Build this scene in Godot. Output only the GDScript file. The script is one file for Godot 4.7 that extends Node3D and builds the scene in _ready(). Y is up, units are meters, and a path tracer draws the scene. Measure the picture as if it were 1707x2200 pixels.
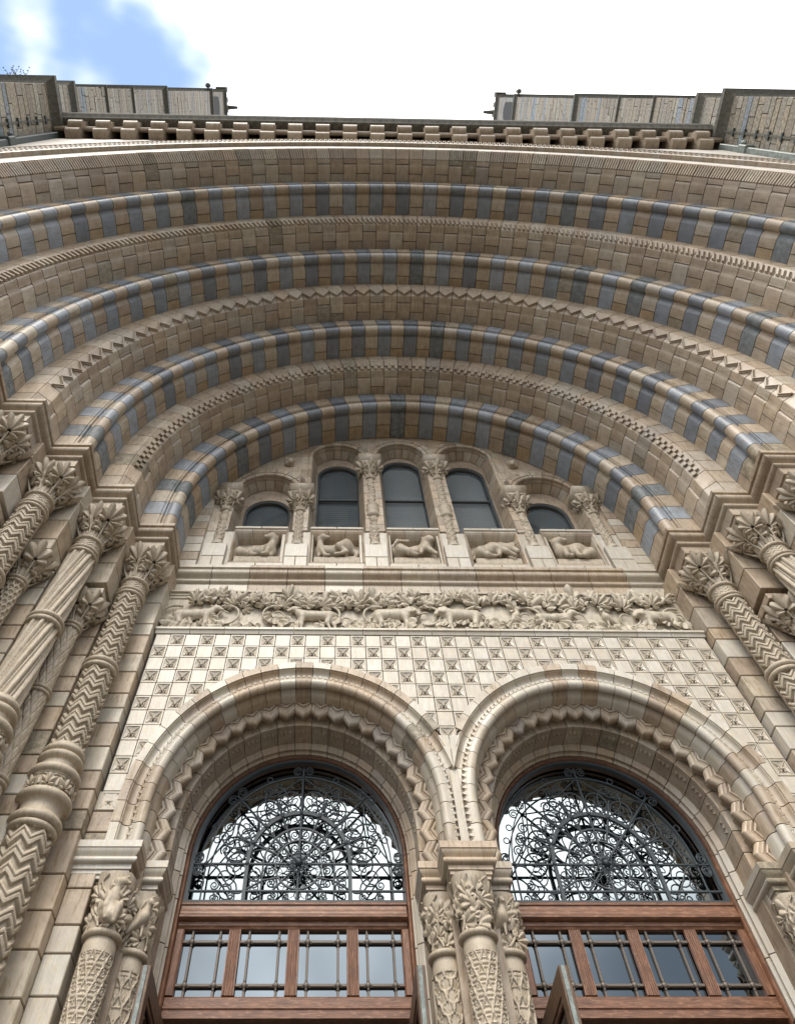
extends Node3D
# A terracotta church-like museum portal seen from its steps, looking steeply up.
# Metres. x = 0 is the axis of the portal, z = 0 the wall above the doors, +z towards the visitor, y = 0 the top step.

const YC := 8.835            # height of the centre of the great arch
const R0 := 3.055            # intrados of its innermost order
const DR := 0.423
const DZ := 0.551
const Z0 := 0.4546           # front of the innermost order
const ZT := -0.17            # plane of the tympanum
const DX := 1.35             # door axis
const DY := 5.136            # centre of the door arches

var rng := RandomNumberGenerator.new()
var used := {}
var M := {}
var FX := {}

class MB:
	var v := PackedVector3Array()
	var n := PackedVector3Array()
	var c := PackedColorArray()
	var tint := Color(1, 1, 1)
	var colored := false
	func tri(a: Vector3, b: Vector3, d: Vector3) -> void:
		var k := (d - a).cross(b - a)
		if k.length_squared() < 1e-18:
			return
		k = k.normalized()
		v.append(a); v.append(b); v.append(d)
		n.append(k); n.append(k); n.append(k)
		if colored:
			c.append(tint); c.append(tint); c.append(tint)
	func trin(a: Vector3, b: Vector3, d: Vector3, na: Vector3, nb: Vector3, nd: Vector3) -> void:
		var k := (d - a).cross(b - a)
		if k.length_squared() < 1e-18:
			return
		if k.dot(na + nb + nd) < 0.0:
			v.append(a); v.append(d); v.append(b)
			n.append(na); n.append(nd); n.append(nb)
		else:
			v.append(a); v.append(b); v.append(d)
			n.append(na); n.append(nb); n.append(nd)
		if colored:
			c.append(tint); c.append(tint); c.append(tint)
	func quad(a: Vector3, b: Vector3, d: Vector3, e: Vector3) -> void:
		tri(a, b, d)
		tri(a, d, e)
	func quadn(a: Vector3, b: Vector3, d: Vector3, e: Vector3, na: Vector3, nb: Vector3, nd: Vector3, ne: Vector3) -> void:
		trin(a, b, d, na, nb, nd)
		trin(a, d, e, na, nd, ne)
	func hexa(p: Array) -> void:   # 8 corners: bottom ring 0-3, top ring 4-7
		quad(p[0], p[1], p[2], p[3]); quad(p[7], p[6], p[5], p[4])
		for i in 4:
			var j := (i + 1) % 4
			quad(p[j], p[i], p[i + 4], p[j + 4])
	func box(lo: Vector3, hi: Vector3, ch := 0.0) -> void:
		if ch <= 0.0:
			hexa([Vector3(lo.x, lo.y, lo.z), Vector3(lo.x, lo.y, hi.z), Vector3(hi.x, lo.y, hi.z), Vector3(hi.x, lo.y, lo.z),
				Vector3(lo.x, hi.y, lo.z), Vector3(lo.x, hi.y, hi.z), Vector3(hi.x, hi.y, hi.z), Vector3(hi.x, hi.y, lo.z)])
			return
		var m := (lo + hi) / 2.0
		var h := (hi - lo) / 2.0
		ch = minf(ch, minf(h.x, minf(h.y, h.z)) * 0.8)
		# every corner has three points, each pulled in along two axes
		var P := func(s: Vector3, ax: int) -> Vector3:
			var q := h - Vector3(ch, ch, ch)
			q[ax] = h[ax]
			return m + q * s
		for ax in 3:
			var u := (ax + 1) % 3
			var w := (ax + 2) % 3
			for s in [-1.0, 1.0]:
				var f := []
				for k in [[-1, -1], [1, -1], [1, 1], [-1, 1]]:
					var sg := Vector3()
					sg[ax] = s; sg[u] = k[0]; sg[w] = k[1]
					f.append(P.call(sg, ax))
				if s > 0: quad(f[3], f[2], f[1], f[0])
				else: quad(f[0], f[1], f[2], f[3])
			for su in [-1.0, 1.0]:
				for sw in [-1.0, 1.0]:
					var a := Vector3(); var b := Vector3()
					a[ax] = -1; a[u] = su; a[w] = sw
					b[ax] = 1; b[u] = su; b[w] = sw
					if su * sw > 0: quad(P.call(a, u), P.call(b, u), P.call(b, w), P.call(a, w))
					else: quad(P.call(a, w), P.call(b, w), P.call(b, u), P.call(a, u))
		for sx in [-1.0, 1.0]:
			for sy in [-1.0, 1.0]:
				for sz in [-1.0, 1.0]:
					var s := Vector3(sx, sy, sz)
					if sx * sy * sz > 0: tri(P.call(s, 0), P.call(s, 2), P.call(s, 1))
					else: tri(P.call(s, 0), P.call(s, 1), P.call(s, 2))
	func add(o: MB, t := Transform3D()) -> void:
		var b := t.basis
		for i in o.v.size():
			v.append(t * o.v[i])
			n.append((b * o.n[i]).normalized())
		if colored:
			for i in o.v.size():
				c.append(o.c[i] if o.colored else tint)
	func grid(P: PackedVector3Array, nu: int, nv: int, wrap := false) -> void:
		# P holds nv rows of nu points
		var N := PackedVector3Array()
		N.resize(P.size())
		for j in nv:
			var ja := maxi(j - 1, 0)
			var jb := mini(j + 1, nv - 1)
			for i in nu:
				var ia := i - 1
				var ib := i + 1
				if wrap:
					ia = (ia + nu) % nu; ib = ib % nu
				else:
					ia = maxi(ia, 0); ib = mini(ib, nu - 1)
				N[j * nu + i] = (P[j * nu + ib] - P[j * nu + ia]).cross(P[jb * nu + i] - P[ja * nu + i]).normalized()
		var mu := nu if wrap else nu - 1
		for j in nv - 1:
			for i in mu:
				var i2 := (i + 1) % nu
				var a := j * nu + i; var b := j * nu + i2; var d := (j + 1) * nu + i2; var e := (j + 1) * nu + i
				quadn(P[a], P[b], P[d], P[e], N[a], N[b], N[d], N[e])
	func mesh() -> ArrayMesh:
		var m := ArrayMesh.new()
		if v.is_empty():
			return m
		var A := []
		A.resize(Mesh.ARRAY_MAX)
		A[Mesh.ARRAY_VERTEX] = v
		A[Mesh.ARRAY_NORMAL] = n
		if colored:
			A[Mesh.ARRAY_COLOR] = c
		m.add_surface_from_arrays(Mesh.PRIMITIVE_TRIANGLES, A)
		return m

# ---------------------------------------------------------------- nodes
func numbered(parent: Node, nm: String) -> String:
	var key := str(parent.get_instance_id()) + nm
	var k: int = used.get(key, 0)
	used[key] = k + 1
	return nm if k == 0 else "%s_%03d" % [nm, k]

func thing(nm: String, label: String, cat: String, grp := "", at := Vector3.ZERO, turn := 0.0) -> Node3D:
	var o := Node3D.new()
	o.name = numbered(self, nm)
	o.position = at
	o.rotation.y = turn
	add_child(o)
	return tag(o, label, cat, grp)

func tag(o: Node3D, label: String, cat: String, grp := "") -> Node3D:
	o.set_meta("label", label)
	o.set_meta("category", cat)
	if grp:
		o.set_meta("group", grp)
	return o

func part(nm: String, m, mat: Material, parent: Node = self, xf := Transform3D()) -> MeshInstance3D:
	var o := MeshInstance3D.new()
	o.mesh = m.mesh() if m is MB else m
	o.material_override = mat
	o.name = numbered(parent, nm)
	o.transform = xf
	parent.add_child(o)
	return o

func struct(nm: String, m, mat: Material) -> MeshInstance3D:
	var o := part(nm, m, mat)
	o.set_meta("kind", "structure")
	return o

func copy_of(o: Node3D, label: String, at: Vector3, turn := 0.0) -> Node3D:
	var r: Node3D = o.duplicate()
	var base := str(o.name)
	var k := base.rfind("_")
	if k > 0 and base.substr(k + 1).is_valid_int():
		base = base.substr(0, k)
	r.name = numbered(self, base)
	add_child(r)
	r.position = at
	r.rotation.y = turn
	r.set_meta("label", label)
	return r

# ---------------------------------------------------------------- shapes
func pv(a: Array) -> PackedVector2Array:
	var p := PackedVector2Array()
	for i in range(0, a.size(), 2):
		p.append(Vector2(a[i], a[i + 1]))
	return p

func arc2(cx: float, cy: float, r: float, a0: float, a1: float, k: int) -> Array:
	var o := []
	for i in k + 1:
		var a := deg_to_rad(lerpf(a0, a1, float(i) / k))
		o.append(cx + r * cos(a)); o.append(cy + r * sin(a))
	return o

func pnorm(p: PackedVector2Array, closed := false) -> Array:
	# two normals for every segment, shared across gentle corners
	var m := p.size() if closed else p.size() - 1
	var s := []
	for i in m:
		var d := p[(i + 1) % p.size()] - p[i]
		s.append(Vector2(d.y, -d.x).normalized())
	var o := []
	for i in m:
		var a: Vector2 = s[i]
		var b: Vector2 = s[i]
		if i > 0 or closed:
			var q: Vector2 = s[(i - 1 + m) % m]
			if q.dot(s[i]) > 0.72: a = (q + s[i]).normalized()
		if i < m - 1 or closed:
			var q2: Vector2 = s[(i + 1) % m]
			if q2.dot(s[i]) > 0.72: b = (q2 + s[i]).normalized()
		o.append([a, b])
	return o

func sweep(mb: MB, p: PackedVector2Array, fr: Array, closed := false) -> void:
	# fr: [origin, x axis, y axis] per frame; smooth along the path
	var N := pnorm(p, closed)
	for i in N.size():
		var p0 := p[i]
		var p1 := p[(i + 1) % p.size()]
		var n0: Vector2 = N[i][0]
		var n1: Vector2 = N[i][1]
		for j in fr.size() - 1:
			var A: Array = fr[j]
			var B: Array = fr[j + 1]
			mb.quadn(A[0] + A[1] * p0.x + A[2] * p0.y, A[0] + A[1] * p1.x + A[2] * p1.y, B[0] + B[1] * p1.x + B[2] * p1.y, B[0] + B[1] * p0.x + B[2] * p0.y,
				A[1] * n0.x + A[2] * n0.y, A[1] * n1.x + A[2] * n1.y, B[1] * n1.x + B[2] * n1.y, B[1] * n0.x + B[2] * n0.y)

func cap(mb: MB, p: PackedVector2Array, f: Array) -> void:
	var t := Geometry2D.triangulate_polygon(p)
	for i in range(0, t.size(), 3):
		var q := []
		for k in 3:
			q.append(f[0] + f[1] * p[t[i + k]].x + f[2] * p[t[i + k]].y)
		mb.tri(q[0], q[1], q[2])

func arc_frame(a: float) -> Array:   # a from straight up, positive to +x; profile is (radius, z)
	return [Vector3.ZERO, Vector3(sin(a), cos(a), 0), Vector3(0, 0, 1)]

func arc_piece(p: PackedVector2Array, a0: float, a1: float, k: int) -> MB:
	# a closed profile turned about the z axis
	var mb := MB.new()
	var fr := []
	for i in k + 1:
		fr.append(arc_frame(lerpf(a0, a1, float(i) / k)))
	sweep(mb, p, fr, true)
	cap(mb, p, fr[0])
	cap(mb, p, fr[k])
	return mb

func prism(p: PackedVector2Array, f0: Array, f1: Array) -> MB:
	var mb := MB.new()
	sweep(mb, p, [f0, f1], true)
	cap(mb, p, f0)
	cap(mb, p, f1)
	return mb

func plate(p: PackedVector2Array, z0: float, z1: float) -> MB:   # outline in x, y, thick in z
	return prism(p, [Vector3(0, 0, z0), Vector3(1, 0, 0), Vector3(0, 1, 0)], [Vector3(0, 0, z1), Vector3(1, 0, 0), Vector3(0, 1, 0)])

func lathe(mb: MB, p: PackedVector2Array, k := 28, at := Vector3.ZERO, sq := 0.0) -> void:   # profile (radius, y)
	var fr := []
	for i in k + 1:
		var a := TAU * i / k
		var d := Vector3(sin(a), 0, cos(a))
		if sq > 0.0:
			d *= lerpf(1.0, 1.0 / maxf(absf(d.x), absf(d.z)), sq)
		fr.append([at, d, Vector3.UP])
	sweep(mb, p, fr)

func tube(mb: MB, pts: PackedVector3Array, r: float, k := 6, r1 := -1.0, flat := Vector3.ZERO, fw := 1.0) -> void:
	# round bar along points; flat + fw widen it along one axis
	var m := pts.size()
	if r1 < 0: r1 = r
	var P := PackedVector3Array()
	var side := Vector3(0.31, 0.87, 0.37)
	for j in m:
		var t := (pts[mini(j + 1, m - 1)] - pts[maxi(j - 1, 0)]).normalized()
		if flat != Vector3.ZERO:
			side = flat
		var u := side - t * side.dot(t)
		if u.length() < 0.01:
			u = Vector3(1, 0, 0.2).cross(t)
		u = u.normalized()
		side = u
		var w := t.cross(u)
		var rr := lerpf(r, r1, float(j) / maxf(m - 1, 1))
		for i in k:
			var a := TAU * (i + 0.5) / k
			P.append(pts[j] + u * cos(a) * rr * fw + w * sin(a) * rr)
	mb.grid(P, k, m, true)
	for e in [0, m - 1]:
		for i in k:
			mb.tri(pts[e], P[e * k + i], P[e * k + (i + 1) % k])

func ball(mb: MB, at: Vector3, r: float, k := 10, sc := Vector3.ONE) -> void:
	var P := PackedVector3Array()
	var nv := k / 2 + 1
	for j in nv:
		var b := PI * j / (nv - 1)
		for i in k:
			var a := TAU * i / k
			P.append(at + Vector3(sin(b) * sin(a), cos(b), sin(b) * cos(a)) * r * sc)
	mb.grid(P, k, nv, true)

func run_piece(p: PackedVector2Array, a: Vector2, b: Vector2, out: Vector2, ma: Vector2, mb_: Vector2) -> MB:
	# a straight length of moulding (out, y) from plan point a to b; ma / mb_ are the mitre directions
	var mb := MB.new()
	var N := pnorm(p, true)
	var P := func(q: Vector2, s: Vector2, m: Vector2) -> Vector3:
		var w := s + m * q.x
		return Vector3(w.x, q.y, w.y)
	var o3 := Vector3(out.x, 0, out.y)
	for i in N.size():
		var p0 := p[i]
		var p1 := p[(i + 1) % p.size()]
		var n0: Vector3 = o3 * N[i][0].x + Vector3.UP * N[i][0].y
		var n1: Vector3 = o3 * N[i][1].x + Vector3.UP * N[i][1].y
		mb.quadn(P.call(p0, a, ma), P.call(p1, a, ma), P.call(p1, b, mb_), P.call(p0, b, mb_), n0, n1, n1, n0)
	cap(mb, p, [Vector3(a.x, 0, a.y), Vector3(ma.x, 0, ma.y), Vector3.UP])
	cap(mb, p, [Vector3(b.x, 0, b.y), Vector3(mb_.x, 0, mb_.y), Vector3.UP])
	return mb

func noise(f: float, s: int, oct := 3) -> FastNoiseLite:
	var k := FastNoiseLite.new()
	k.noise_type = FastNoiseLite.TYPE_SIMPLEX_SMOOTH
	k.frequency = f
	k.seed = s
	k.fractal_octaves = oct
	return k

func buff() -> Material:
	if rng.randf() < .035: return M.stained[rng.randi() % 3]
	return M.buff[rng.randi() % 7]

func pale() -> Material:
	return M.pale[rng.randi() % 5]

func blue() -> Material:
	if rng.randf() < .12: return M.blue_dark
	return M.blue[rng.randi() % 4]

# ---------------------------------------------------------------- materials
func tex(w: int, h: int, f: Callable) -> ImageTexture:
	var im := Image.create(w, h, false, Image.FORMAT_RGB8)
	for y in h:
		for x in w:
			im.set_pixel(x, y, f.call(x, y))
	return ImageTexture.create_from_image(im)

func mat(col: Color, rough := 0.5, t: Texture2D = null, sc := Vector3.ONE, bump: Texture2D = null, bs := 0.4) -> StandardMaterial3D:
	var m := StandardMaterial3D.new()
	m.albedo_color = col.linear_to_srgb()
	m.roughness = rough
	if t or bump:
		m.uv1_triplanar = true
		m.uv1_world_triplanar = true
		m.uv1_scale = sc
	if t:
		m.albedo_texture = t
	if bump:
		m.normal_enabled = true
		m.normal_texture = bump
		m.normal_scale = bs
	return m

func seam(nz: FastNoiseLite, s: int) -> Image:
	return nz.get_seamless_image(s, s)

func make_materials() -> void:
	var S := 512
	var grain := seam(noise(0.11, 1, 4), S)
	var blot := seam(noise(0.012, 2, 4), S)
	var fine := seam(noise(0.3, 4, 2), S)
	var stain := seam(noise(0.02, 9, 4), S)
	var g := func(im: Image, x: int, y: int) -> float: return im.get_pixel(posmod(x, S), posmod(y, S)).r
	# streaks run down: the noise is read four times as fast across as down
	var clay := tex(S, S, func(x, y):
		var streak: float = g.call(grain, x * 2, y / 8)
		var b: float = g.call(blot, x, y)
		var f: float = g.call(fine, x, y)
		var st: float = smoothstep(0.58, 0.8, g.call(stain, x * 3, y / 2))
		var k: float = 0.80 + 0.06 * streak + 0.16 * b + 0.07 * f
		return Color(k, k * (0.995 - 0.03 * st), k * (0.985 - 0.10 * st)) * (1.0 - 0.12 * st))
	var cream := tex(S, S, func(x, y):
		var streak: float = g.call(grain, x * 2, y / 16)
		var b: float = g.call(blot, x * 2, y)
		var f: float = g.call(fine, x, y)
		var k: float = 0.80 + 0.12 * streak + 0.1 * b + 0.03 * f
		var o: float = smoothstep(0.5, 0.85, g.call(stain, x * 4, y))
		return Color(k, k * (1.0 - 0.03 * o), k * (0.99 - 0.09 * o)))
	var soot := tex(S, S, func(x, y):
		var b: float = g.call(blot, x * 2, y * 2)
		var f: float = g.call(grain, x, y)
		var k: float = 0.5 + 0.35 * b + 0.25 * f
		return Color(k, k, k * 0.96))
	var timber := tex(S, S, func(x, y):
		var a: float = g.call(grain, x * 2, y / 12)
		var b: float = g.call(blot, x * 2, y)
		var w: float = smoothstep(0.62, 0.78, g.call(stain, x * 2 + 90, y))
		var k: float = 0.45 + 0.5 * a + 0.25 * b
		return Color(k * (1.0 + 0.25 * w), k * (0.97 + 0.35 * w), k * (0.93 + 0.4 * w)))
	var ti: Image = timber.get_image().duplicate()
	ti.rotate_90(CLOCKWISE)
	var timber_h := ImageTexture.create_from_image(ti)
	var bi := seam(noise(0.06, 21, 4), S)
	bi.convert(Image.FORMAT_RGBA8)
	bi.bump_map_to_normal_map(2.0)
	var bump := ImageTexture.create_from_image(bi)
	var sc := Vector3(0.8, 0.8, 0.8)
	M.buff = []
	for c in [Color(.46, .38, .29), Color(.425, .34, .255), Color(.50, .43, .34), Color(.385, .305, .23), Color(.445, .36, .275), Color(.44, .38, .31), Color(.47, .37, .27)]:
		M.buff.append(mat(c, 0.46, clay, sc, bump, 0.25))
	M.tan = mat(Color(.42, .315, .205), 0.46, clay, sc, bump, 0.25)
	M.stained = [mat(Color(.42, .35, .27), 0.6, soot, sc, bump, 0.3), mat(Color(.47, .41, .34), 0.6, soot, sc, bump, 0.3), mat(Color(.36, .315, .27), 0.55, clay, sc, bump, 0.3)]
	M.pale = []
	for c in [Color(.55, .50, .425), Color(.585, .54, .475), Color(.515, .455, .375), Color(.535, .48, .40), Color(.565, .515, .44)]:
		M.pale.append(mat(c, 0.34, cream, sc, bump, 0.15))
	M.blue = []
	M.blue_dark = mat(Color(.26, .28, .31), 0.6, soot, sc, bump, 0.3)
	for c in [Color(.285, .315, .36), Color(.245, .272, .312), Color(.325, .35, .395), Color(.20, .218, .25)]:
		M.blue.append(mat(c, 0.42, clay, sc, bump, 0.25))
	M.carve = mat(Color(.475, .405, .315), 0.55, clay, Vector3(1.4, 1.4, 1.4), bump, 0.3)
	M.carve_pale = mat(Color(.54, .48, .385), 0.5, clay, Vector3(1.4, 1.4, 1.4), bump, 0.3)
	M.carve_dark = mat(Color(.40, .335, .25), 0.6, soot, Vector3(1.4, 1.4, 1.4), bump, 0.35)
	M.mortar = mat(Color(.055, .048, .042), 0.9)
	M.white = mat(Color(.52, .48, .44), 0.6, cream, sc)
	M.sooty = mat(Color(.19, .178, .155), 0.85, soot, sc, bump, 0.5)
	M.tower = mat(Color(1, 1, 1), 0.75, soot, Vector3(1.1, 1.1, 1.1), bump, 0.5)
	M.tower.vertex_color_use_as_albedo = true
	M.towers = []
	for c in [Color(.43, .37, .30), Color(.37, .315, .26), Color(.47, .395, .315), Color(.40, .355, .31), Color(.51, .465, .405)]:
		M.towers.append(mat(c, 0.75, soot, Vector3(1.1, 1.1, 1.1), bump, 0.5))
	M.tower_blue = mat(Color(.32, .36, .425), 0.75, soot, Vector3(1.1, 1.1, 1.1), bump, 0.5)
	M.wood_v = mat(Color(.25, .12, .068), 0.42, timber, Vector3(1.6, 0.9, 1.6), bump, 0.2)
	M.wood_h = mat(Color(.25, .12, .068), 0.42, timber_h, Vector3(0.9, 1.6, 1.6), bump, 0.2)
	M.wood_dark = mat(Color(.17, .085, .052), 0.45, timber_h, Vector3(0.9, 1.6, 1.6), bump, 0.2)
	M.leaf_wood = mat(Color(.15, .088, .052), 0.5, timber, Vector3(1.6, 0.9, 1.6), bump, 0.2)
	M.iron = mat(Color(.036, .046, .052), 0.5)
	M.bronze = mat(Color(.13, .105, .085), 0.5)
	M.bronze.metallic = 0.3
	M.lead = mat(Color(.055, .07, .068), 0.6)
	M.zinc = mat(Color(.27, .31, .31), 0.5, soot, sc)
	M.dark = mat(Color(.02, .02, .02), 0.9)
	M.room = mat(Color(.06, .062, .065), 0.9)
	M.blind = mat(Color(.72, .75, .76), 0.6)
	M.fan_glass = mat(Color(.06, .075, .075), 0.02)
	M.fan_glass.albedo_color = Color(.42, .455, .45).linear_to_srgb()
	M.fan_glass.metallic = 1.0
	M.door_glass = mat(Color(.20, .22, .23), 0.03)
	M.door_glass.metallic = 1.0
	M.pane = mat(Color(.20, .24, .26, 1), 0.03)
	M.pane.albedo_color.a = 0.22
	M.pane.transparency = BaseMaterial3D.TRANSPARENCY_ALPHA
	M.step = mat(Color(.17, .155, .14), 0.8, soot, sc, bump, 0.4)
	M.sash = mat(Color(.045, .05, .052), 0.6)
	M.paving = mat(Color(.14, .132, .124), 0.8, soot, sc, bump, 0.4)
	M.weed = mat(Color(.06, .09, .035), 0.8)

func make_sky() -> void:
	# overcast with a torn blue patch to the left of the zenith; brighter and darker cloud all round
	var W := 1024
	var H := 512
	var im := Image.create(W, H, false, Image.FORMAT_RGBF)
	var a := noise(1.6, 31, 5)
	var b := noise(3.4, 77, 5)
	var d := noise(0.9, 5, 3)
	var f4 := noise(9.0, 15, 5)
	for y in H:
		var el := PI * (0.5 - (y + 0.5) / H)
		for x in W:
			var az := TAU * (x + 0.5) / W   # the first column looks down -z
			var dir := Vector3(sin(az) * cos(el), sin(el), -cos(az) * cos(el))
			var n1 := a.get_noise_3dv(dir)
			var n2 := b.get_noise_3dv(dir)
			var n3 := d.get_noise_3dv(dir)
			var col := Color(3.1, 3.1, 3.15) * (1.0 + 0.22 * n1 + 0.3 * n3)
			# heavier, greyer cloud low down
			var low := smoothstep(0.505, 0.42, el + 0.04 * n1)
			low *= lerpf(1.0, 1.12, smoothstep(-.3, .5, dir.x))
			col = col.lerp(Color(2.5, 2.65, 2.85).lerp(Color(.36, .45, .56), smoothstep(-.02, .36, dir.x))  * (1.0 + 0.8 * n1 + 0.7 * n2), minf(low * 0.87, 1.0))
			# blue patch
			var q := FX.patch_dir as Vector3
			var n4 := f4.get_noise_3dv(dir)
			var e := dir.angle_to(q) + 0.10 * n1 + 0.09 * n2 + 0.06 * n4
			var hole := smoothstep(0.40, 0.20, e)
			var wisp := smoothstep(-0.15, 0.55, n2 + 0.3 * n1 + 0.35 * n4)
			col = col.lerp(Color(0.45, 0.66, 1.06).lerp(Color(1.5, 1.6, 1.9), wisp * 0.95), hole)
			if el < 0.0:
				col = Color(0.45, 0.43, 0.4)
			im.set_pixel(x, y, col)
	var sm := PanoramaSkyMaterial.new()
	sm.panorama = ImageTexture.create_from_image(im)
	var sky := Sky.new()
	sky.sky_material = sm
	var env := Environment.new()
	env.background_mode = Environment.BG_SKY
	env.sky = sky
	env.background_energy_multiplier = FX.sky
	env.tonemap_mode = Environment.TONE_MAPPER_LINEAR
	env.tonemap_exposure = FX.exposure
	env.sdfgi_enabled = true
	env.ssao_enabled = true
	env.ssil_enabled = true
	var we := WorldEnvironment.new()
	we.name = "world_environment"
	we.environment = env
	add_child(we)

func _ready() -> void:
	rng.seed = 1881
	FX = {"sky": 0.42, "exposure": 2.3, "patch_dir": Vector3(-0.46, 0.885, 0.02).normalized()}
	var cam := Camera3D.new()
	cam.name = "camera"
	cam.projection = Camera3D.PROJECTION_FRUSTUM
	cam.near = 0.05
	cam.far = 400.0
	cam.size = 2200.0 / 1420.1 * 0.05
	cam.frustum_offset = Vector2(853.5 - 745.77, -(1100.0 - 866.69)) / 1420.1 * 0.05
	cam.position = Vector3(-1.0439, 1.6, 5.2922)
	cam.rotation = Vector3(1.130927, -0.033135, -0.017956)
	add_child(cam)
	cam.current = true
	make_sky()
	var sun := DirectionalLight3D.new()
	sun.name = "sun"
	sun.light_energy = 0.42
	sun.light_color = Color(1.0, 0.97, 0.92)
	sun.light_angular_distance = 30.0
	sun.shadow_enabled = true
	sun.rotation_degrees = Vector3(-50, -14, 0)
	add_child(sun)
	FX.fur = noise(1.0, 44, 3)
	FX.vine = noise(0.3, 12, 2)
	make_materials()
	build_setting()
	build_orders()
	build_imposts()
	build_jambs()
	build_front()
	build_towers()
	build_tympanum()
	build_frieze()
	build_diaper()
	build_doors()
	build_columns()

# ---------------------------------------------------------------- setting
func build_setting() -> void:
	var g := MB.new()
	g.quad(Vector3(-150, -0.9, 150), Vector3(150, -0.9, 150), Vector3(150, -0.9, -60), Vector3(-150, -0.9, -60))
	struct("ground", g, M.paving)
	var s := MB.new()
	for k in 6:
		s.box(Vector3(-6.9, -0.9 , -1.5), Vector3(6.9, -0.15 * k, 6.6 - 0.36 * k + 1.5), 0.01)
	struct("steps", s, M.step)

# ---------------------------------------------------------------- the great arch
func zf(k: int) -> float:
	return Z0 + DZ * k

func order_profile(k: int) -> Array:
	# (rho, zeta) from the outer edge of the face round the arris to the back of the soffit; then where it may be cut
	if k % 2 == 0:
		var a := [.421, 0.0, .205, 0.0, .205, -.012, .18, -.012, .18, .004, .165, .004, .158, -.03, .14, -.035]
		a += arc2(.085, -.088, .085, 52, 236, 11)
		a += [.052, -.172, .05, -.188, .028, -.188, .028, -.212, .018, -.225, .006, -.25, 0.0, -.262]
		return a
	if k == 7:
		return [.421, .028, .215, .028, .205, .022, .205, .014, .19, .014, .045, -.155, .036, -.16, .03, -.168, .026, -.21, .022, -.225, .008, -.262, 0.0, -.275]
	var b := [.421, 0.0, .185, 0.0, .185, -.012, .172, -.012, .172, .002, .158, .002, .135, -.022, .05, -.105, .036, -.112, .03, -.125, .026, -.20]
	b += [.022, -.225, .008, -.262, 0.0, -.275]
	return b

func closed_order(k: int, cut0: float, cut1: float, back: float) -> PackedVector2Array:
	# the piece of order k between two depths, closed at its outer radius
	var a := order_profile(k)
	var r := R0 + DR * k
	var z := zf(k)
	var o := PackedVector2Array()
	var outer := r + .421
	if cut0 < 0.0:
		o.append(Vector2(r + .421, z + cut0))
		o.append(Vector2(r + (0.0 if cut0 < -.3 else .03), z + cut0))
	for i in range(0, a.size(), 2):
		if a[i + 1] > cut0 + 0.0001 and cut0 < 0.0: continue
		if a[i + 1] < cut1 - 0.0001: continue
		if cut0 < 0.0 and a[i + 1] >= cut0: continue
		o.append(Vector2(r + a[i], z + a[i + 1]))
	var rin := 0.0
	if cut1 > -.26: rin = .02
	o.append(Vector2(r + rin, z + maxf(cut1, back)))
	o.append(Vector2(outer, z + maxf(cut1, back)))
	return o

func ornament(mb: MB, k: int, w: float) -> void:
	# carved arris of the plain orders; w is the angle of one voussoir
	var r := R0 + DR * k
	var z := zf(k)
	var F := func(a: float, rho: float, zeta: float) -> Vector3:
		return Vector3((r + rho) * sin(a), (r + rho) * cos(a), z + zeta)
	# chamfer runs from (.135,-.022) to (.05,-.105); s along it, h off it
	var C := func(a: float, s: float, h: float) -> Vector3:
		var p := Vector2(.135, -.022).lerp(Vector2(.05, -.105), s) + Vector2(-.70, .71) * h
		return F.call(a, p.x, p.y)
	if k == 1:      # billets, two staggered rows
		for row in 2:
			for i in 2:
				var a0: float = w * (-0.5 + (i + 0.5 * row) / 2.0)
				var a1: float = minf(a0 + w * 0.25, w * 0.5)
				var s0 := 0.04 + 0.46 * row
				mb.hexa([C.call(a0, s0, -.01), C.call(a0, s0 + .44, -.01), C.call(a1, s0 + .44, -.01), C.call(a1, s0, -.01),
					C.call(a0, s0, .032), C.call(a0, s0 + .44, .032), C.call(a1, s0 + .44, .032), C.call(a1, s0, .032)])
	elif k == 3:    # one broad zigzag per pair of voussoirs is one leg here
		for half in [0, 1]:
			var e := [-.5, 0.0, .5]
			var a0: float = w * e[half]
			var a1: float = w * e[half + 1]
			var sa := 0.12 if half == 0 else 0.9
			var sb := 0.9 if half == 0 else 0.12
			for q in [[0.0, .038, .17], [.2, .02, .12]]:
				var h: float = q[1]
				var t: float = q[2]
				var d: float = q[0]
				mb.hexa([C.call(a0, sa - t + d, -.015), C.call(a0, sa + t + d, -.015), C.call(a1, sb + t + d, -.015), C.call(a1, sb - t + d, -.015),
					C.call(a0, sa - t * .3 + d, h), C.call(a0, sa + t * .3 + d, h), C.call(a1, sb + t * .3 + d, h), C.call(a1, sb - t * .3 + d, h)])
	elif k == 5:    # slanting leaves, a rope
		for i in 3:
			var a0: float = w * (-0.5 + (i + 0.08) / 3.0)
			var a1: float = a0 + w * 0.27
			var sh := w * 0.16
			mb.hexa([C.call(a0 - sh, -.12, -.01), C.call(a0 + sh, 1.05, -.01), C.call(a1 + sh, 1.05, -.01), C.call(a1 - sh, -.12, -.01),
				C.call(a0 + w * .07 - sh * .6, .12, .04), C.call(a0 + w * .07 + sh * .6, .85, .04), C.call(a1 - w * .07 + sh * .6, .85, .04), C.call(a1 - w * .07 - sh * .6, .12, .04)])
	elif k == 7:    # upright reeds
		for i in 6:
			var a0: float = w * (-0.5 + (i + 0.1) / 6.0)
			var a1: float = a0 + w * 0.125
			var u := w * .02
			mb.hexa([F.call(a0, .20, .014), F.call(a0, .045, -.165), F.call(a1, .045, -.165), F.call(a1, .20, .014),
				F.call(a0 + u, .165, .022), F.call(a0 + u, .028, -.135), F.call(a1 - u, .028, -.135), F.call(a1 - u, .165, .022)])

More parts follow.
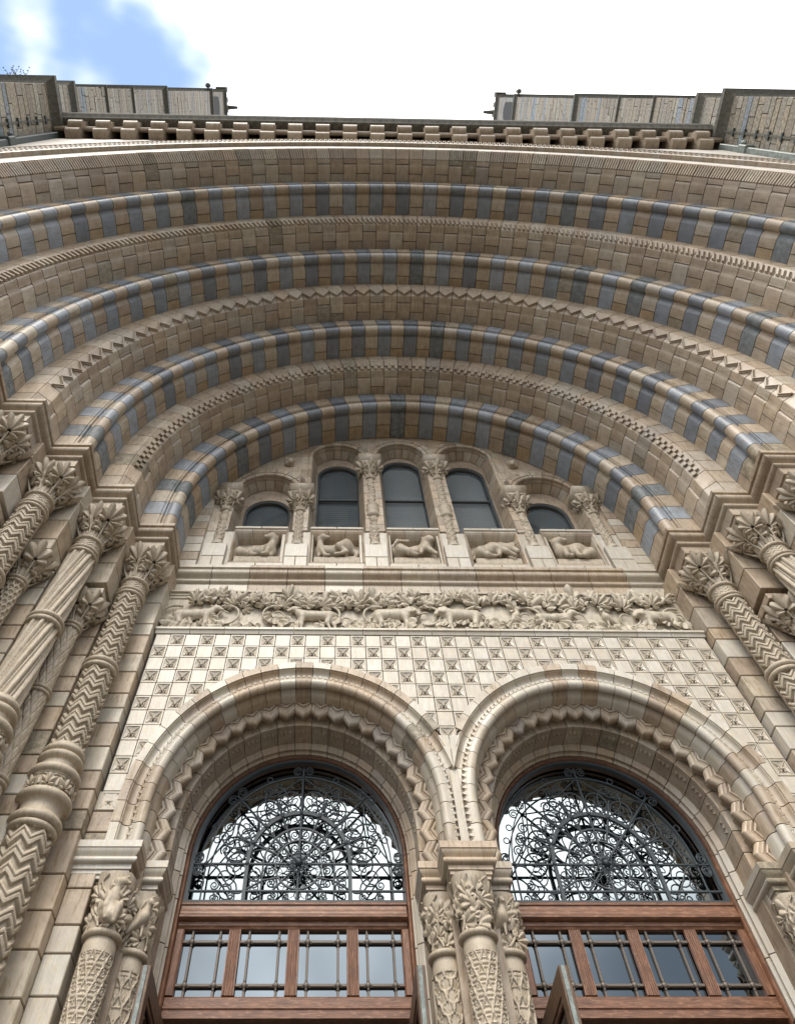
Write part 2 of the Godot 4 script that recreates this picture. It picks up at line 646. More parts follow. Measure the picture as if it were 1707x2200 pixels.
func straight_order(p: PackedVector2Array, side: float, y0: float, y1: float) -> MB:
	var ax := Vector3(side, 0, 0)
	return prism(p, [Vector3(0, y0, 0), ax, Vector3(0, 0, 1)], [Vector3(0, y1, 0), ax, Vector3(0, 0, 1)])

func build_orders() -> void:
	var counts := [39, 46, 53, 56, 62, 65, 70, 76]
	var labels := ["innermost round arch order, blue grey and buff striped, framing the tympanum", "plain buff arch order with a billet moulded edge, second from the tympanum",
		"striped blue and buff arch order between the billet and zigzag orders", "plain buff arch order with a broad zigzag along its edge",
		"striped blue and buff arch order between the zigzag and rope orders", "plain buff arch order with a slanting rope of leaves along its edge",
		"outermost striped blue and buff arch order under the reeded order", "outermost plain buff arch order with a reeded edge below the cornice"]
	var stilt := YC - 8.285
	for k in 8:
		var o := thing("arch_order", labels[k], "arch", "orders of the great round arch", Vector3(0, YC, 0))
		var nk: int = counts[k]
		var w := PI / nk
		var r := R0 + DR * k
		var back := -(DZ + .012) if k > 0 else -(Z0 - ZT + .03)
		var wg := w - 0.010 / r
		var striped := k % 2 == 0
		var sets := []     # [ [mesh pieces] per alternate ]
		var cutsets := [[0.0, back], [0.0, -.405, back]] if striped else [[0.0, -.235, back], [0.0, -.405, back]]
		for cs in cutsets:
			var ms := []
			var st := [[], []]
			for i in cs.size() - 1:
				var c0: float = cs[i] - (0.006 if i > 0 else 0.0)
				var c1: float = cs[i + 1] + (0.006 if i < cs.size() - 2 else 0.0)
				var p := closed_order(k, c0, c1, back)
				var mb := arc_piece(p, -wg / 2, wg / 2, 2)
				if i == 0 and not striped:
					ornament(mb, k, wg)
				ms.append(mb.mesh())
				for s in 2:
					st[s].append(straight_order(p, [-1.0, 1.0][s], -stilt / 2 + 0.005, 0.0 - 0.005).mesh())
			sets.append([ms, st])
		var key_odd := 0
		for i in nk:
			var a := -PI / 2 + w * (i + 0.5)
			var alt := i % 2
			var is_blue := false
			if striped:
				# which parity is blue is read off the crown
				var par: int = [(nk / 2) % 2, 0, (nk / 2 + 1) % 2, 0, (nk / 2 + 1) % 2, 0, (nk / 2) % 2, 0][k]
				is_blue = alt == par
			var which := (0 if is_blue else 1) if striped else alt
			var ms: Array = sets[which][0]
			for j in ms.size():
				var m: Material = blue() if is_blue else buff()
				if striped and not is_blue and j == 1 and rng.randf() < 0.4: m = M.tan
				part("voussoir", ms[j], m, o, Transform3D(Basis(Vector3(0, 0, 1), -a), Vector3.ZERO))
		for s in 2:
			for q in 2:
				var end_i := 0 if s == 0 else nk - 1
				var par2: int = [(nk / 2) % 2, 0, (nk / 2 + 1) % 2, 0, (nk / 2 + 1) % 2, 0, (nk / 2) % 2, 0][k]
				var b2 := striped and ((end_i + 1 + q) % 2 == par2)
				var which2 := (0 if b2 else 1) if striped else (end_i + 1 + q) % 2
				var ms2: Array = sets[which2][1][s]
				for j in ms2.size():
					part("voussoir", ms2[j], blue() if b2 else buff(), o, Transform3D(Basis(), Vector3(0, -q * stilt / 2, 0)))
	# the masonry behind the orders
	var core := MB.new()
	for k in 8:
		var r := R0 + DR * k + .41
		var zb := zf(k) - .04
		var za := (zf(k - 1) - .04) if k > 0 else -1.2
		core.add(arc_piece(pv([r, za, 9.0, za, 9.0, zb, r, zb]), -PI / 2, PI / 2, 48))
		for s in [-1.0, 1.0]:
			core.add(straight_order(pv([r, za, 9.0, za, 9.0, zb, r, zb]), s, -.8, 0.0))
	var t := part("masonry_core", core, M.mortar)
	t.position.y = YC
	tag(t, "dark mortar and rubble behind the orders of the great arch", "masonry")

# ---------------------------------------------------------------- imposts
func impost_profile(full := true) -> PackedVector2Array:
	var a := [-.2, 8.285, .052, 8.285, .052, 8.238, .03, 8.232, .03, 8.212]
	a += arc2(.008, 8.165, .047, 62, -84, 7)
	a += [-.012, 8.105, -.016, 8.075, -.004, 8.058]
	a += arc2(-.004, 8.03, .030, 80, -88, 5)
	a += [-.012, 7.995, -.012, 7.872, -.03, 7.866, -.03, 7.845]
	a += arc2(-.036, 7.822, .022, 70, -80, 4)
	a += [-.05, 7.796, -.05, 7.772, -.06, 7.768, -.06, 7.75, -.2, 7.75]
	return pv(a)

func build_imposts() -> void:
	var p := impost_profile()
	for s in [-1.0, 1.0]:
		var side := "left" if s < 0 else "right"
		var o := thing("impost_cornice", "stepped moulded impost cornice over the %s hand columns of the portal" % side, "cornice", "stepped imposts")
		var pts := [Vector2(R0, ZT), Vector2(R0, zf(0))]
		for k in range(1, 6):
			pts.append(Vector2(R0 + DR * k, zf(k - 1)))
			pts.append(Vector2(R0 + DR * k, zf(k)))
		pts.append(Vector2(R0 + DR * 6, zf(5)))
		for i in pts.size() - 1:
			var a: Vector2 = pts[i]
			var b: Vector2 = pts[i + 1]
			var along_z := i % 2 == 0
			var out := Vector2(-1, 0) if along_z else Vector2(0, 1)
			# convex corner at the end of a z run, concave at its start
			var ma := Vector2(-1, 1)
			var mbv := Vector2(-1, 1)
			var S := Vector2(s, 1)
			part("moulded_block", run_piece(p, a * S, b * S, out * S, ma * S, mbv * S), M.buff[[3, 1, 5, 0][i % 4]], o)
	for s in [-1.0, 1.0]:
		var o2 := thing("impost_bed", "plain bed stones under the %s impost, resting on the capitals" % ("left" if s < 0 else "right"), "stone", "impost beds")
		for k in 6:
			var x0 := R0 + DR * k + .07
			var z1 := zf(k) - .07
			var lo := Vector3(x0, 7.765, z1 - .5)
			var hi := Vector3(x0 + DR + .1, 8.2, z1)
			if s < 0:
				lo.x = -x0 - DR - .1; hi.x = -x0
			stone(o2, lo, hi, buff(), "bed_stone")
	# the same moulding runs on across the tympanum as its sill
	var sill := thing("sill_cornice", "long straight moulded sill cornice under the tympanum windows", "cornice")
	var k := 13
	for i in k:
		var x0 := lerpf(-R0, R0, float(i) / k)
		var x1 := lerpf(-R0, R0, float(i + 1) / k)
		var ma := Vector2(1, 1) if i == 0 else Vector2(0, 1)
		var mb2 := Vector2(-1, 1) if i == k - 1 else Vector2(0, 1)
		var g := 0.004
		part("moulded_block", run_piece(p, Vector2(x0 + (g if i else 0.0), ZT), Vector2(x1 - (g if i < k - 1 else 0.0), ZT), Vector2(0, 1), ma, mb2), buff() if rng.randf() < .5 else M.pale[3], sill)

# ---------------------------------------------------------------- jambs
func stone(o: Node3D, lo: Vector3, hi: Vector3, m: Material, nm := "stone") -> void:
	var key := "st%.3f_%.3f_%.3f" % [hi.x - lo.x, hi.y - lo.y, hi.z - lo.z]
	if not FX.has(key):
		var mb := MB.new()
		var h := (hi - lo) / 2.0
		mb.box(-h, h, 0.006)
		FX[key] = mb.mesh()
	part(nm, FX[key], m, o, Transform3D(Basis(), (lo + hi) / 2.0))

func build_jambs() -> void:
	var joints := [8.0, 7.67, 7.334, 7.014, 6.852, 6.602, 6.368, 6.111, 5.947, 5.786, 5.55, 5.322, 5.159, 4.989, 4.83, 4.512, 4.275, 4.042, 3.78, 3.5, 3.2, 2.88, 2.6, 2.3, 2.0, 1.6, 1.3, 0.9, 0.5, 0.0]
	var g := 0.004
	for s in [-1.0, 1.0]:
		var side := "left" if s < 0 else "right"
		for k in 5:
			var where: String = ["beside the tiled wall", "behind the spiral column", "behind the second zigzag column", "third step out from the doors", "fourth step out from the doors"][k]
			var o := thing("jamb_pier", "coursed buff ashlar pier of the %s jamb, %s" % [side, where], "pier", "jamb piers")
			var x0 := 2.987 + DR * k
			var x1 := x0 + DR + .03
			for i in joints.size() - 1:
				var yt: float = joints[i]
				var yb: float = joints[i + 1]
				if k % 2 == 1 and i > 2:
					yt -= 0.07; yb -= 0.07
				var z1 := .112 + DZ * k
				if k > 0 and yt < 6.9:
					z1 = .40 + DZ * (k - 1)
				elif k > 0 and yb < 6.9 and yt > 6.9:
					yb = 6.86
				var z0 := -.25
				if k == 1: z0 = .08
				elif k > 1: z0 = .37 + DZ * (k - 2)
				var lo := Vector3(x0, yb + g, z0)
				var hi := Vector3(x1, yt - g, z1)
				if s < 0:
					lo = Vector3(-x1, yb + g, z0); hi = Vector3(-x0, yt - g, z1)
				stone(o, lo, hi, buff() if rng.randf() < .75 else pale())
	# solid masonry behind the piers
	var core := MB.new()
	for s in [-1.0, 1.0]:
		for k in 8:
			var x0 := 3.06 + DR * k
			var z1 := .05 + DZ * k if k < 1 else .34 + DZ * (k - 1)
			var a := Vector3(minf(s * x0, s * 9.0), -.9, -1.2 if k == 0 else DZ * (k - 1))
			core.box(a, Vector3(maxf(s * x0, s * 9.0), 8.2, z1))
	tag(part("jamb_core", core, M.mortar), "dark masonry core hidden behind the stepped jambs", "masonry")

# ---------------------------------------------------------------- front above the arch
func build_front() -> void:
	var zw := 4.332
	var p := PackedVector2Array([Vector2(-7.1, -.9), Vector2(-7.1, 16.34), Vector2(7.1, 16.34), Vector2(7.1, -.9), Vector2(6.43, -.9)])
	for i in 49:
		var a := PI * i / 48.0
		p.append(Vector2(6.43 * cos(a), YC + 6.43 * sin(a)))
	p.append(Vector2(-6.43, -.9))
	var w := part("front_wall", plate(p, zw - .45, zw), M.white)
	tag(w, "pale plain wall between the reeded arch and the corbelled cornice", "wall")
	# hood mould with pierced triangles
	var hood := thing("hood_mould", "thin hood mould of pierced triangles round the great arch", "moulding", "", Vector3(0, YC, 0))
	var n := 124
	var wv := PI / n
	var r := 6.86
	var mb := MB.new()
	mb.add(arc_piece(pv([r + .17, zw - .02, r + .17, zw + .12, r + .12, zw + .125, r + .115, zw + .05, r - .03, zw + .02, r - .035, zw + .085, r - .075, zw + .075, r - .075, zw - .02]), -wv * .485, wv * .485, 1))
	for i in 2:
		var a := wv * (-.25 + .5 * i)
		var F := func(da: float, rr: float, z: float) -> Vector3: return Vector3(rr * sin(a + da * wv), rr * cos(a + da * wv), z)
		for q in 2:
			var sg := -1.0 if q == 0 else 1.0
			mb.hexa([F.call(sg * .02, r + .125, zw + .03), F.call(sg * .09, r + .125, zw + .03), F.call(sg * .24, r - .04, zw + .01), F.call(sg * .16, r - .04, zw + .01),
				F.call(sg * .02, r + .125, zw + .12), F.call(sg * .09, r + .125, zw + .12), F.call(sg * .24, r - .04, zw + .082), F.call(sg * .16, r - .04, zw + .082)])
	var hm := mb.mesh()
	for i in n:
		part("pierced_block", hm, M.buff[[0, 4, 5, 1][i % 4]], hood, Transform3D(Basis(Vector3(0, 0, 1), -(-PI / 2 + wv * (i + .5))), Vector3.ZERO))
	# corbel table
	var ct := thing("corbel_cornice", "projecting cornice on paired roll corbels at the top of the portal", "cornice")
	var cn := 24
	var sp := 13.76 / cn
	var prof := PackedVector2Array([Vector2(-.02, 0), Vector2(.10, 0)])
	var roll := func(z0: float, y0: float, rr: float) -> Array: return arc2(z0, y0, rr, -90, 90, 7)
	var cp := pv([-.05, 16.35, .09, 16.35] + arc2(.12, 16.44, .09, -90, 80, 6) + [.14, 16.55, .20, 16.57] + arc2(.24, 16.68, .11, -90, 85, 6) + [.27, 16.82, .30, 16.83, .30, 16.98, -.05, 16.98])
	var cm := prism(cp, [Vector3(-.145, 0, zw), Vector3(0, 0, 1), Vector3.UP], [Vector3(.145, 0, zw), Vector3(0, 0, 1), Vector3.UP]).mesh()
	for i in cn:
		part("corbel", cm, M.buff[[3, 1, 0][i % 3]], ct, Transform3D(Basis(), Vector3(-6.88 + sp * (i + .5), 0, 0)))
	var back := MB.new()
	back.box(Vector3(-7.1, 16.66, zw + .12), Vector3(7.1, 16.975, zw + .215), .03)
	part("frieze_band", back, M.buff[3], ct)
	var slot := MB.new()
	slot.box(Vector3(-7.1, 16.0, zw - .62), Vector3(7.1, 17.3, zw - .46))
	slot.box(Vector3(-7.1, 17.31, zw - .62), Vector3(7.1, 17.42, zw + .3))
	part("slot_back", slot, M.mortar, ct)
	var lip := MB.new()
	lip.add(run_piece(pv([.10, 16.985, .34, 16.985] + arc2(.35, 17.03, .045, -90, 60, 4) + [.38, 17.10, .44, 17.15, .47, 17.2, .47, 17.36, .10, 17.36]), Vector2(-7.05, zw), Vector2(7.05, zw), Vector2(0, 1), Vector2(0, 1), Vector2(0, 1)))
	part("coping", lip, M.sooty, ct)

# ---------------------------------------------------------------- towers
func tower_wall(mb: MB, s: float, xf: float, ya: float, yb: float, za: float, zb: float, indiv: Node3D) -> void:
	var y := ya
	var row := 0
	while y < yb - 0.02:
		var h := minf(rng.randf_range(.15, .25), yb - y)
		if yb - y - h < .12: h = yb - y
		var bluerow := rng.randf() < .13
		var z := za - rng.randf_range(0.0, .5)
		while z < zb:
			var l := rng.randf_range(.5, 1.1)
			var z0 := maxf(z, za)
			var z1 := minf(z + l, zb)
			if z1 - z0 > .03:
				var d := rng.randf_range(0, .012)
				var lo := Vector3(xf - .2, y + .006, z0 + .006)
				var hi := Vector3(xf + d, y + h - .006, z1 - .006)
				if s > 0:
					lo.x = -xf - d; hi.x = -xf + .2
				if indiv:
					stone(indiv, lo, hi, M.tower_blue if bluerow else M.towers[rng.randi() % 5])
				else:
					var c: Color = [Color(.43, .37, .30), Color(.37, .315, .26), Color(.47, .395, .315), Color(.40, .355, .31), Color(.51, .465, .405)][rng.randi() % 5]
					mb.tint = Color(.32, .36, .425) if bluerow else c
					mb.box(lo, hi)
			z += l
		y += h
		row += 1

func build_towers() -> void:
	for s in [-1.0, 1.0]:
		var side := "left" if s < 0 else "right"
		var t := thing("tower", "tall banded stone tower rising on the %s of the portal" % side, "tower", "twin towers")
		var zt := 5.36
		var lv := [-.9, 16.85, 18.12, 20.58, 23.05, 26.97, 36.05, 40.2]
		var inset := [0.0, 0.03, .05, .07, .09, .12, .16, .2]
		var body := MB.new()
		for i in lv.size() - 1:
			var xf: float = 7.12 + inset[i] + .05
			body.box(Vector3(minf(s * xf, s * 13), lv[i], -3.0), Vector3(maxf(s * xf, s * 13), lv[i + 1], zt - inset[i] - .02))
		part("wall", body, M.mortar, t)
		for i in range(0, lv.size() - 1):
			var mb := MB.new()
			mb.colored = true
			var xf: float = -(7.12 + inset[i])
			var ya: float = 10.0 if i == 0 else lv[i]
			tower_wall(mb, s, xf, ya, lv[i + 1], 3.0, zt - inset[i], t if i in [0, 1, 2] else null)
			if mb.v.size():
				part("coursed_stone", mb, M.tower, t).set_meta("kind", "stuff")
		# string courses
		for i in range(1, lv.size()):
			var pr: float = [0, .15, .10, .06, .06, .13, .13, .16][i]
			var h: float = [0, .32, .3, .1, .1, .3, .3, .35][i]
			var x: float = 7.12 + inset[i - 1]
			var p := pv([-.3, lv[i] - h * .5, 0.0, lv[i] - h * .5, pr * .4, lv[i] - h * .2, pr, lv[i], pr, lv[i] + h * .35, 0.0, lv[i] + h * .5, -.3, lv[i] + h * .5])
			var zz: float = zt - inset[i - 1]
			part("string_course", run_piece(p, Vector2(s * x, -3.0), Vector2(s * x, zz), Vector2(-s, 0), Vector2(-s, 0), Vector2(-s, 1)), M.sooty, t)
			part("string_course", run_piece(p, Vector2(s * x, zz), Vector2(s * 13, zz), Vector2(0, 1), Vector2(-s, 1), Vector2(0, 1)), M.sooty, t)
		# top stage: belfry openings, crenels, finials and a gargoyle
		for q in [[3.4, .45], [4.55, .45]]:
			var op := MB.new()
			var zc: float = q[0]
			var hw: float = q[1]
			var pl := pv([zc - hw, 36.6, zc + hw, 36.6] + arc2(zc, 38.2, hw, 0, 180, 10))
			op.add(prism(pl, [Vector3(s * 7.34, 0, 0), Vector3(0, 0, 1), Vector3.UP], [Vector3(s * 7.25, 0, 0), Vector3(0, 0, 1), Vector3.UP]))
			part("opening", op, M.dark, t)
		var cr := MB.new()
		for i in 9:
			cr.box(Vector3(minf(s * 7.15, s * 7.7), 40.35, 1.2 + i * .5), Vector3(maxf(s * 7.15, s * 7.7), 40.9, 1.45 + i * .5), .02)
		part("crenel", cr, M.sooty, t)
		var gg := MB.new()
		tube(gg, PackedVector3Array([Vector3(s * 7.3, 40.6, 4.45), Vector3(s * 7.0, 40.7, 4.45), Vector3(s * 6.68, 40.85, 4.45)]), .15, 6, .08)
		part("gargoyle", gg, M.sooty, t)
		var fi := MB.new()
		lathe(fi, pv([.0, 36.6, .07, 36.4, .09, 36.2, .11, 36.1, .11, 35.9, .0, 35.8]), 8, Vector3(s * 7.3, 0, zt + .12))
		part("finial", fi, M.sooty, t)
		# downpipe in the angle between tower and portal, with its collar
		var dp := thing("downpipe", "dark grey downpipe in the corner beside the %s tower" % side, "pipe", "downpipes")
		var d := MB.new()
		d.box(Vector3(s * 7.0 - .07, 3.0, 4.31), Vector3(s * 7.0 + .07, 16.5, 4.45), .015)
		part("pipe", d, M.lead if s < 0 else M.zinc, dp)
		for y in [14.35 if s < 0 else 15.6, 11.0]:
			var c := MB.new()
			c.box(Vector3(s * 7.0 - .10, y - .14, 4.305), Vector3(s * 7.0 + .10, y + .14, 4.49), .02)
			c.add(_bud(Vector3(s * 6.98, y + .1, 4.52)))
			part("collar", c, M.lead if s < 0 else M.zinc, dp)
		var lc := thing("lightning_conductor", "thin clipped conductor strip running up the %s tower face" % side, "cable", "conductor strips")
		var cb := MB.new()
		cb.box(Vector3(s * 7.105 - .012, 9.0, 4.66), Vector3(s * 7.105 + .012, 16.8, 4.70))
		part("strip", cb, M.sooty, lc)
		for i in 14:
			var cl := MB.new()
			cl.box(Vector3(s * 7.1 - .02, 10.9 + i * .42, 4.60), Vector3(s * 7.1 + .02, 10.95 + i * .42, 4.76))
			part("clip", cl, M.lead, lc)
	# weeds on the ledge of the left tower
	var wd := MB.new()
	for i in 9:
		var b := Vector3(-7.2 + rng.randf_range(-.1, .1), 14.9 + rng.randf_range(0, 1.0), 5.44)
		var tip := b + Vector3(rng.randf_range(-.1, .15), rng.randf_range(-.1, .15), rng.randf_range(.05, .2))
		tube(wd, PackedVector3Array([b, b.lerp(tip, .5) + Vector3(.02, .02, 0), tip]), .006, 3, .002)
		for j in 3:
			var q := b.lerp(tip, .3 + .3 * j)
			wd.quad(q, q + Vector3(.018, .018, .01), q + Vector3(.0, .035, .025), q + Vector3(-.018, .012, .01))
	tag(part("weeds", wd, M.weed), "small weeds growing on the edge of the left tower", "plant")

func _bud(at: Vector3) -> MB:
	var b := MB.new()
	ball(b, at, .06, 8, Vector3(.8, 1.3, .8))
	return b

# ---------------------------------------------------------------- carving
func leaf_mesh(lobes: int, nr := 4, spread := 2.3, deep := 0.42, dome := 0.22) -> MB:
	# a palmate leaf about one unit long, stalk at the origin, growing along +y, its face to +z
	var mb := MB.new()
	var na := lobes * 8 + 1
	var P := PackedVector3Array()
	for j in nr + 1:
		var t := float(j) / nr
		for i in na:
			var u := float(i) / (na - 1) * 2.0 - 1.0
			var a := u * spread
			var lob := absf(cos(u * lobes * PI * 0.5)) if lobes % 2 == 1 else absf(sin(u * lobes * PI * 0.5))
			var r := (1.0 - deep * t * (1.0 - pow(lob, 0.55))) * (1.0 - 0.40 * absf(u) ** 1.5)
			var rr := r * t
			var z := dome * sin(t * PI * .72) * (0.30 + 0.70 * lob) - 0.16 * t * t * absf(u) + 0.06 * pow(lob, 8.0) * t
			P.append(Vector3(sin(a) * rr * .74, cos(a) * rr * .74 + .27 * t * (1.0 - absf(u) * .6), z))
	mb.grid(P, na, nr + 1)
	return mb

func frond_mesh(curl := 0.55) -> MB:
	# an upright acanthus leaf, one unit high, that bends out along +z at its tip
	var mb := MB.new()
	var nu := 15
	var nv := 19
	var P := PackedVector3Array()
	for j in nv:
		var t := float(j) / (nv - 1)
		var bend := pow(t, 2.4) * curl
		var y := sin(minf(t * 1.62, 2.2))
		if t > .78: y -= (t - .78) * (t - .78) * 5.0
		var notch := absf(sin(t * 12.5 + .3))
		for i in nu:
			var u := float(i) / (nu - 1) * 2.0 - 1.0
			var w := (0.16 + 0.34 * sin(pow(t, .75) * PI)) * (1.0 - .42 * (1.0 - notch) * smoothstep(.25, .8, absf(u)))
			if t > .9: w *= 1.0 - (t - .9) * 7.0
			var rib := 0.055 * cos(u * PI * 4.0) + .06 * (1.0 - absf(u)) - 0.12 * u * u
			P.append(Vector3(u * w, y - .12 * absf(u) * (1.0 - notch), bend + rib + 0.10 * absf(u) * (notch - .5)))
	mb.grid(P, nu, nv)
	return mb

func smin(a: float, b: float, k: float) -> float:
	var h := maxf(k - absf(a - b), 0.0) / k
	return minf(a, b) - h * h * k * 0.25

func blob(bones: Array, cell: float, k := 0.03) -> MB:
	# bones: [a, ra, b, rb]; the smooth union of tapered capsules, meshed with surface nets
	var lo := Vector3.ONE * 1e9
	var hi := -lo
	for q in bones:
		for e in [0, 2]:
			var r: float = q[e + 1] + k
			lo = lo.min(q[e] - Vector3.ONE * r)
			hi = hi.max(q[e] + Vector3.ONE * r)
	lo -= Vector3.ONE * cell * 2.0
	var n := Vector3i((hi - lo) / cell) + Vector3i(3, 3, 3)
	var F := PackedFloat32Array()
	F.resize(n.x * n.y * n.z)
	F.fill(1.0)
	for q in bones:
		var A: Vector3 = q[0]; var ra: float = q[1]; var B: Vector3 = q[2]; var rb: float = q[3]
		var m := maxf(ra, rb) + k + cell * 2.0
		var i0 := Vector3i((A.min(B) - Vector3.ONE * m - lo) / cell).clamp(Vector3i.ZERO, n - Vector3i.ONE)
		var i1 := Vector3i((A.max(B) + Vector3.ONE * m - lo) / cell).clamp(Vector3i.ZERO, n - Vector3i.ONE)
		var d := B - A
		var dd := maxf(d.length_squared(), 1e-9)
		for z in range(i0.z, i1.z + 1):
			for y in range(i0.y, i1.y + 1):
				var row := (z * n.y + y) * n.x
				for x in range(i0.x, i1.x + 1):
					var p := lo + Vector3(x, y, z) * cell
					var h := clampf((p - A).dot(d) / dd, 0.0, 1.0)
					var f := p.distance_to(A + d * h) - lerpf(ra, rb, h)
					if f < m:
						F[row + x] = smin(F[row + x], f, k)
	var mb := MB.new()
	var id := {}
	var V := PackedVector3Array()
	var N := PackedVector3Array()
	var sx := 1; var sy := n.x; var sz := n.x * n.y
	for z in n.z - 1:
		for y in n.y - 1:
			var base := z * sz + y * sy
			for x in n.x - 1:
				var o := base + x
				var c := 0
				if F[o] < 0: c += 1
				if F[o + 1] < 0: c += 1
				if F[o + sy] < 0: c += 1
				if F[o + sy + 1] < 0: c += 1
				if F[o + sz] < 0: c += 1
				if F[o + sz + 1] < 0: c += 1
				if F[o + sz + sy] < 0: c += 1
				if F[o + sz + sy + 1] < 0: c += 1
				if c == 0 or c == 8: continue
				var s := Vector3.ZERO
				var w := 0
				for e in [[0, 1, Vector3(0, 0, 0), Vector3(1, 0, 0)], [sy, 1, Vector3(0, 1, 0), Vector3(1, 0, 0)], [sz, 1, Vector3(0, 0, 1), Vector3(1, 0, 0)], [sy + sz, 1, Vector3(0, 1, 1), Vector3(1, 0, 0)],
					[0, sy, Vector3(0, 0, 0), Vector3(0, 1, 0)], [1, sy, Vector3(1, 0, 0), Vector3(0, 1, 0)], [sz, sy, Vector3(0, 0, 1), Vector3(0, 1, 0)], [1 + sz, sy, Vector3(1, 0, 1), Vector3(0, 1, 0)],
					[0, sz, Vector3(0, 0, 0), Vector3(0, 0, 1)], [1, sz, Vector3(1, 0, 0), Vector3(0, 0, 1)], [sy, sz, Vector3(0, 1, 0), Vector3(0, 0, 1)], [1 + sy, sz, Vector3(1, 1, 0), Vector3(0, 0, 1)]]:
					var fa := F[o + e[0]]
					var fb := F[o + e[0] + e[1]]
					if (fa < 0) != (fb < 0):
						s += e[2] + e[3] * (fa / (fa - fb))
						w += 1
				id[o] = V.size()
				var q := lo + (Vector3(x, y, z) + s / w) * cell
				V.append(q)
				N.append(Vector3(F[o + 1] - F[o] + F[o + 1 + sy + sz] - F[o + sy + sz], F[o + sy] - F[o] + F[o + 1 + sy + sz] - F[o + 1 + sz], F[o + sz] - F[o] + F[o + 1 + sy + sz] - F[o + 1 + sy]).normalized())
	var fur: FastNoiseLite = FX.fur
	for i in V.size():
		V[i] += N[i] * .0055 * fur.get_noise_3d(V[i].x * 90.0, V[i].y * 45.0, V[i].z * 60.0)
	for o in id:
		for e in [[sx, sy, sz], [sy, sz, sx], [sz, sx, sy]]:
			if (F[o] < 0) == (F[o + e[0]] < 0): continue
			var a: int = o - e[1]; var b: int = o - e[2]; var c: int = o - e[1] - e[2]
			if id.has(a) and id.has(b) and id.has(c):
				var i0: int = id[o]; var i1: int = id[a]; var i2: int = id[c]; var i3: int = id[b]
				mb.quadn(V[i0], V[i1], V[i2], V[i3], N[i0], N[i1], N[i2], N[i3])
	return mb

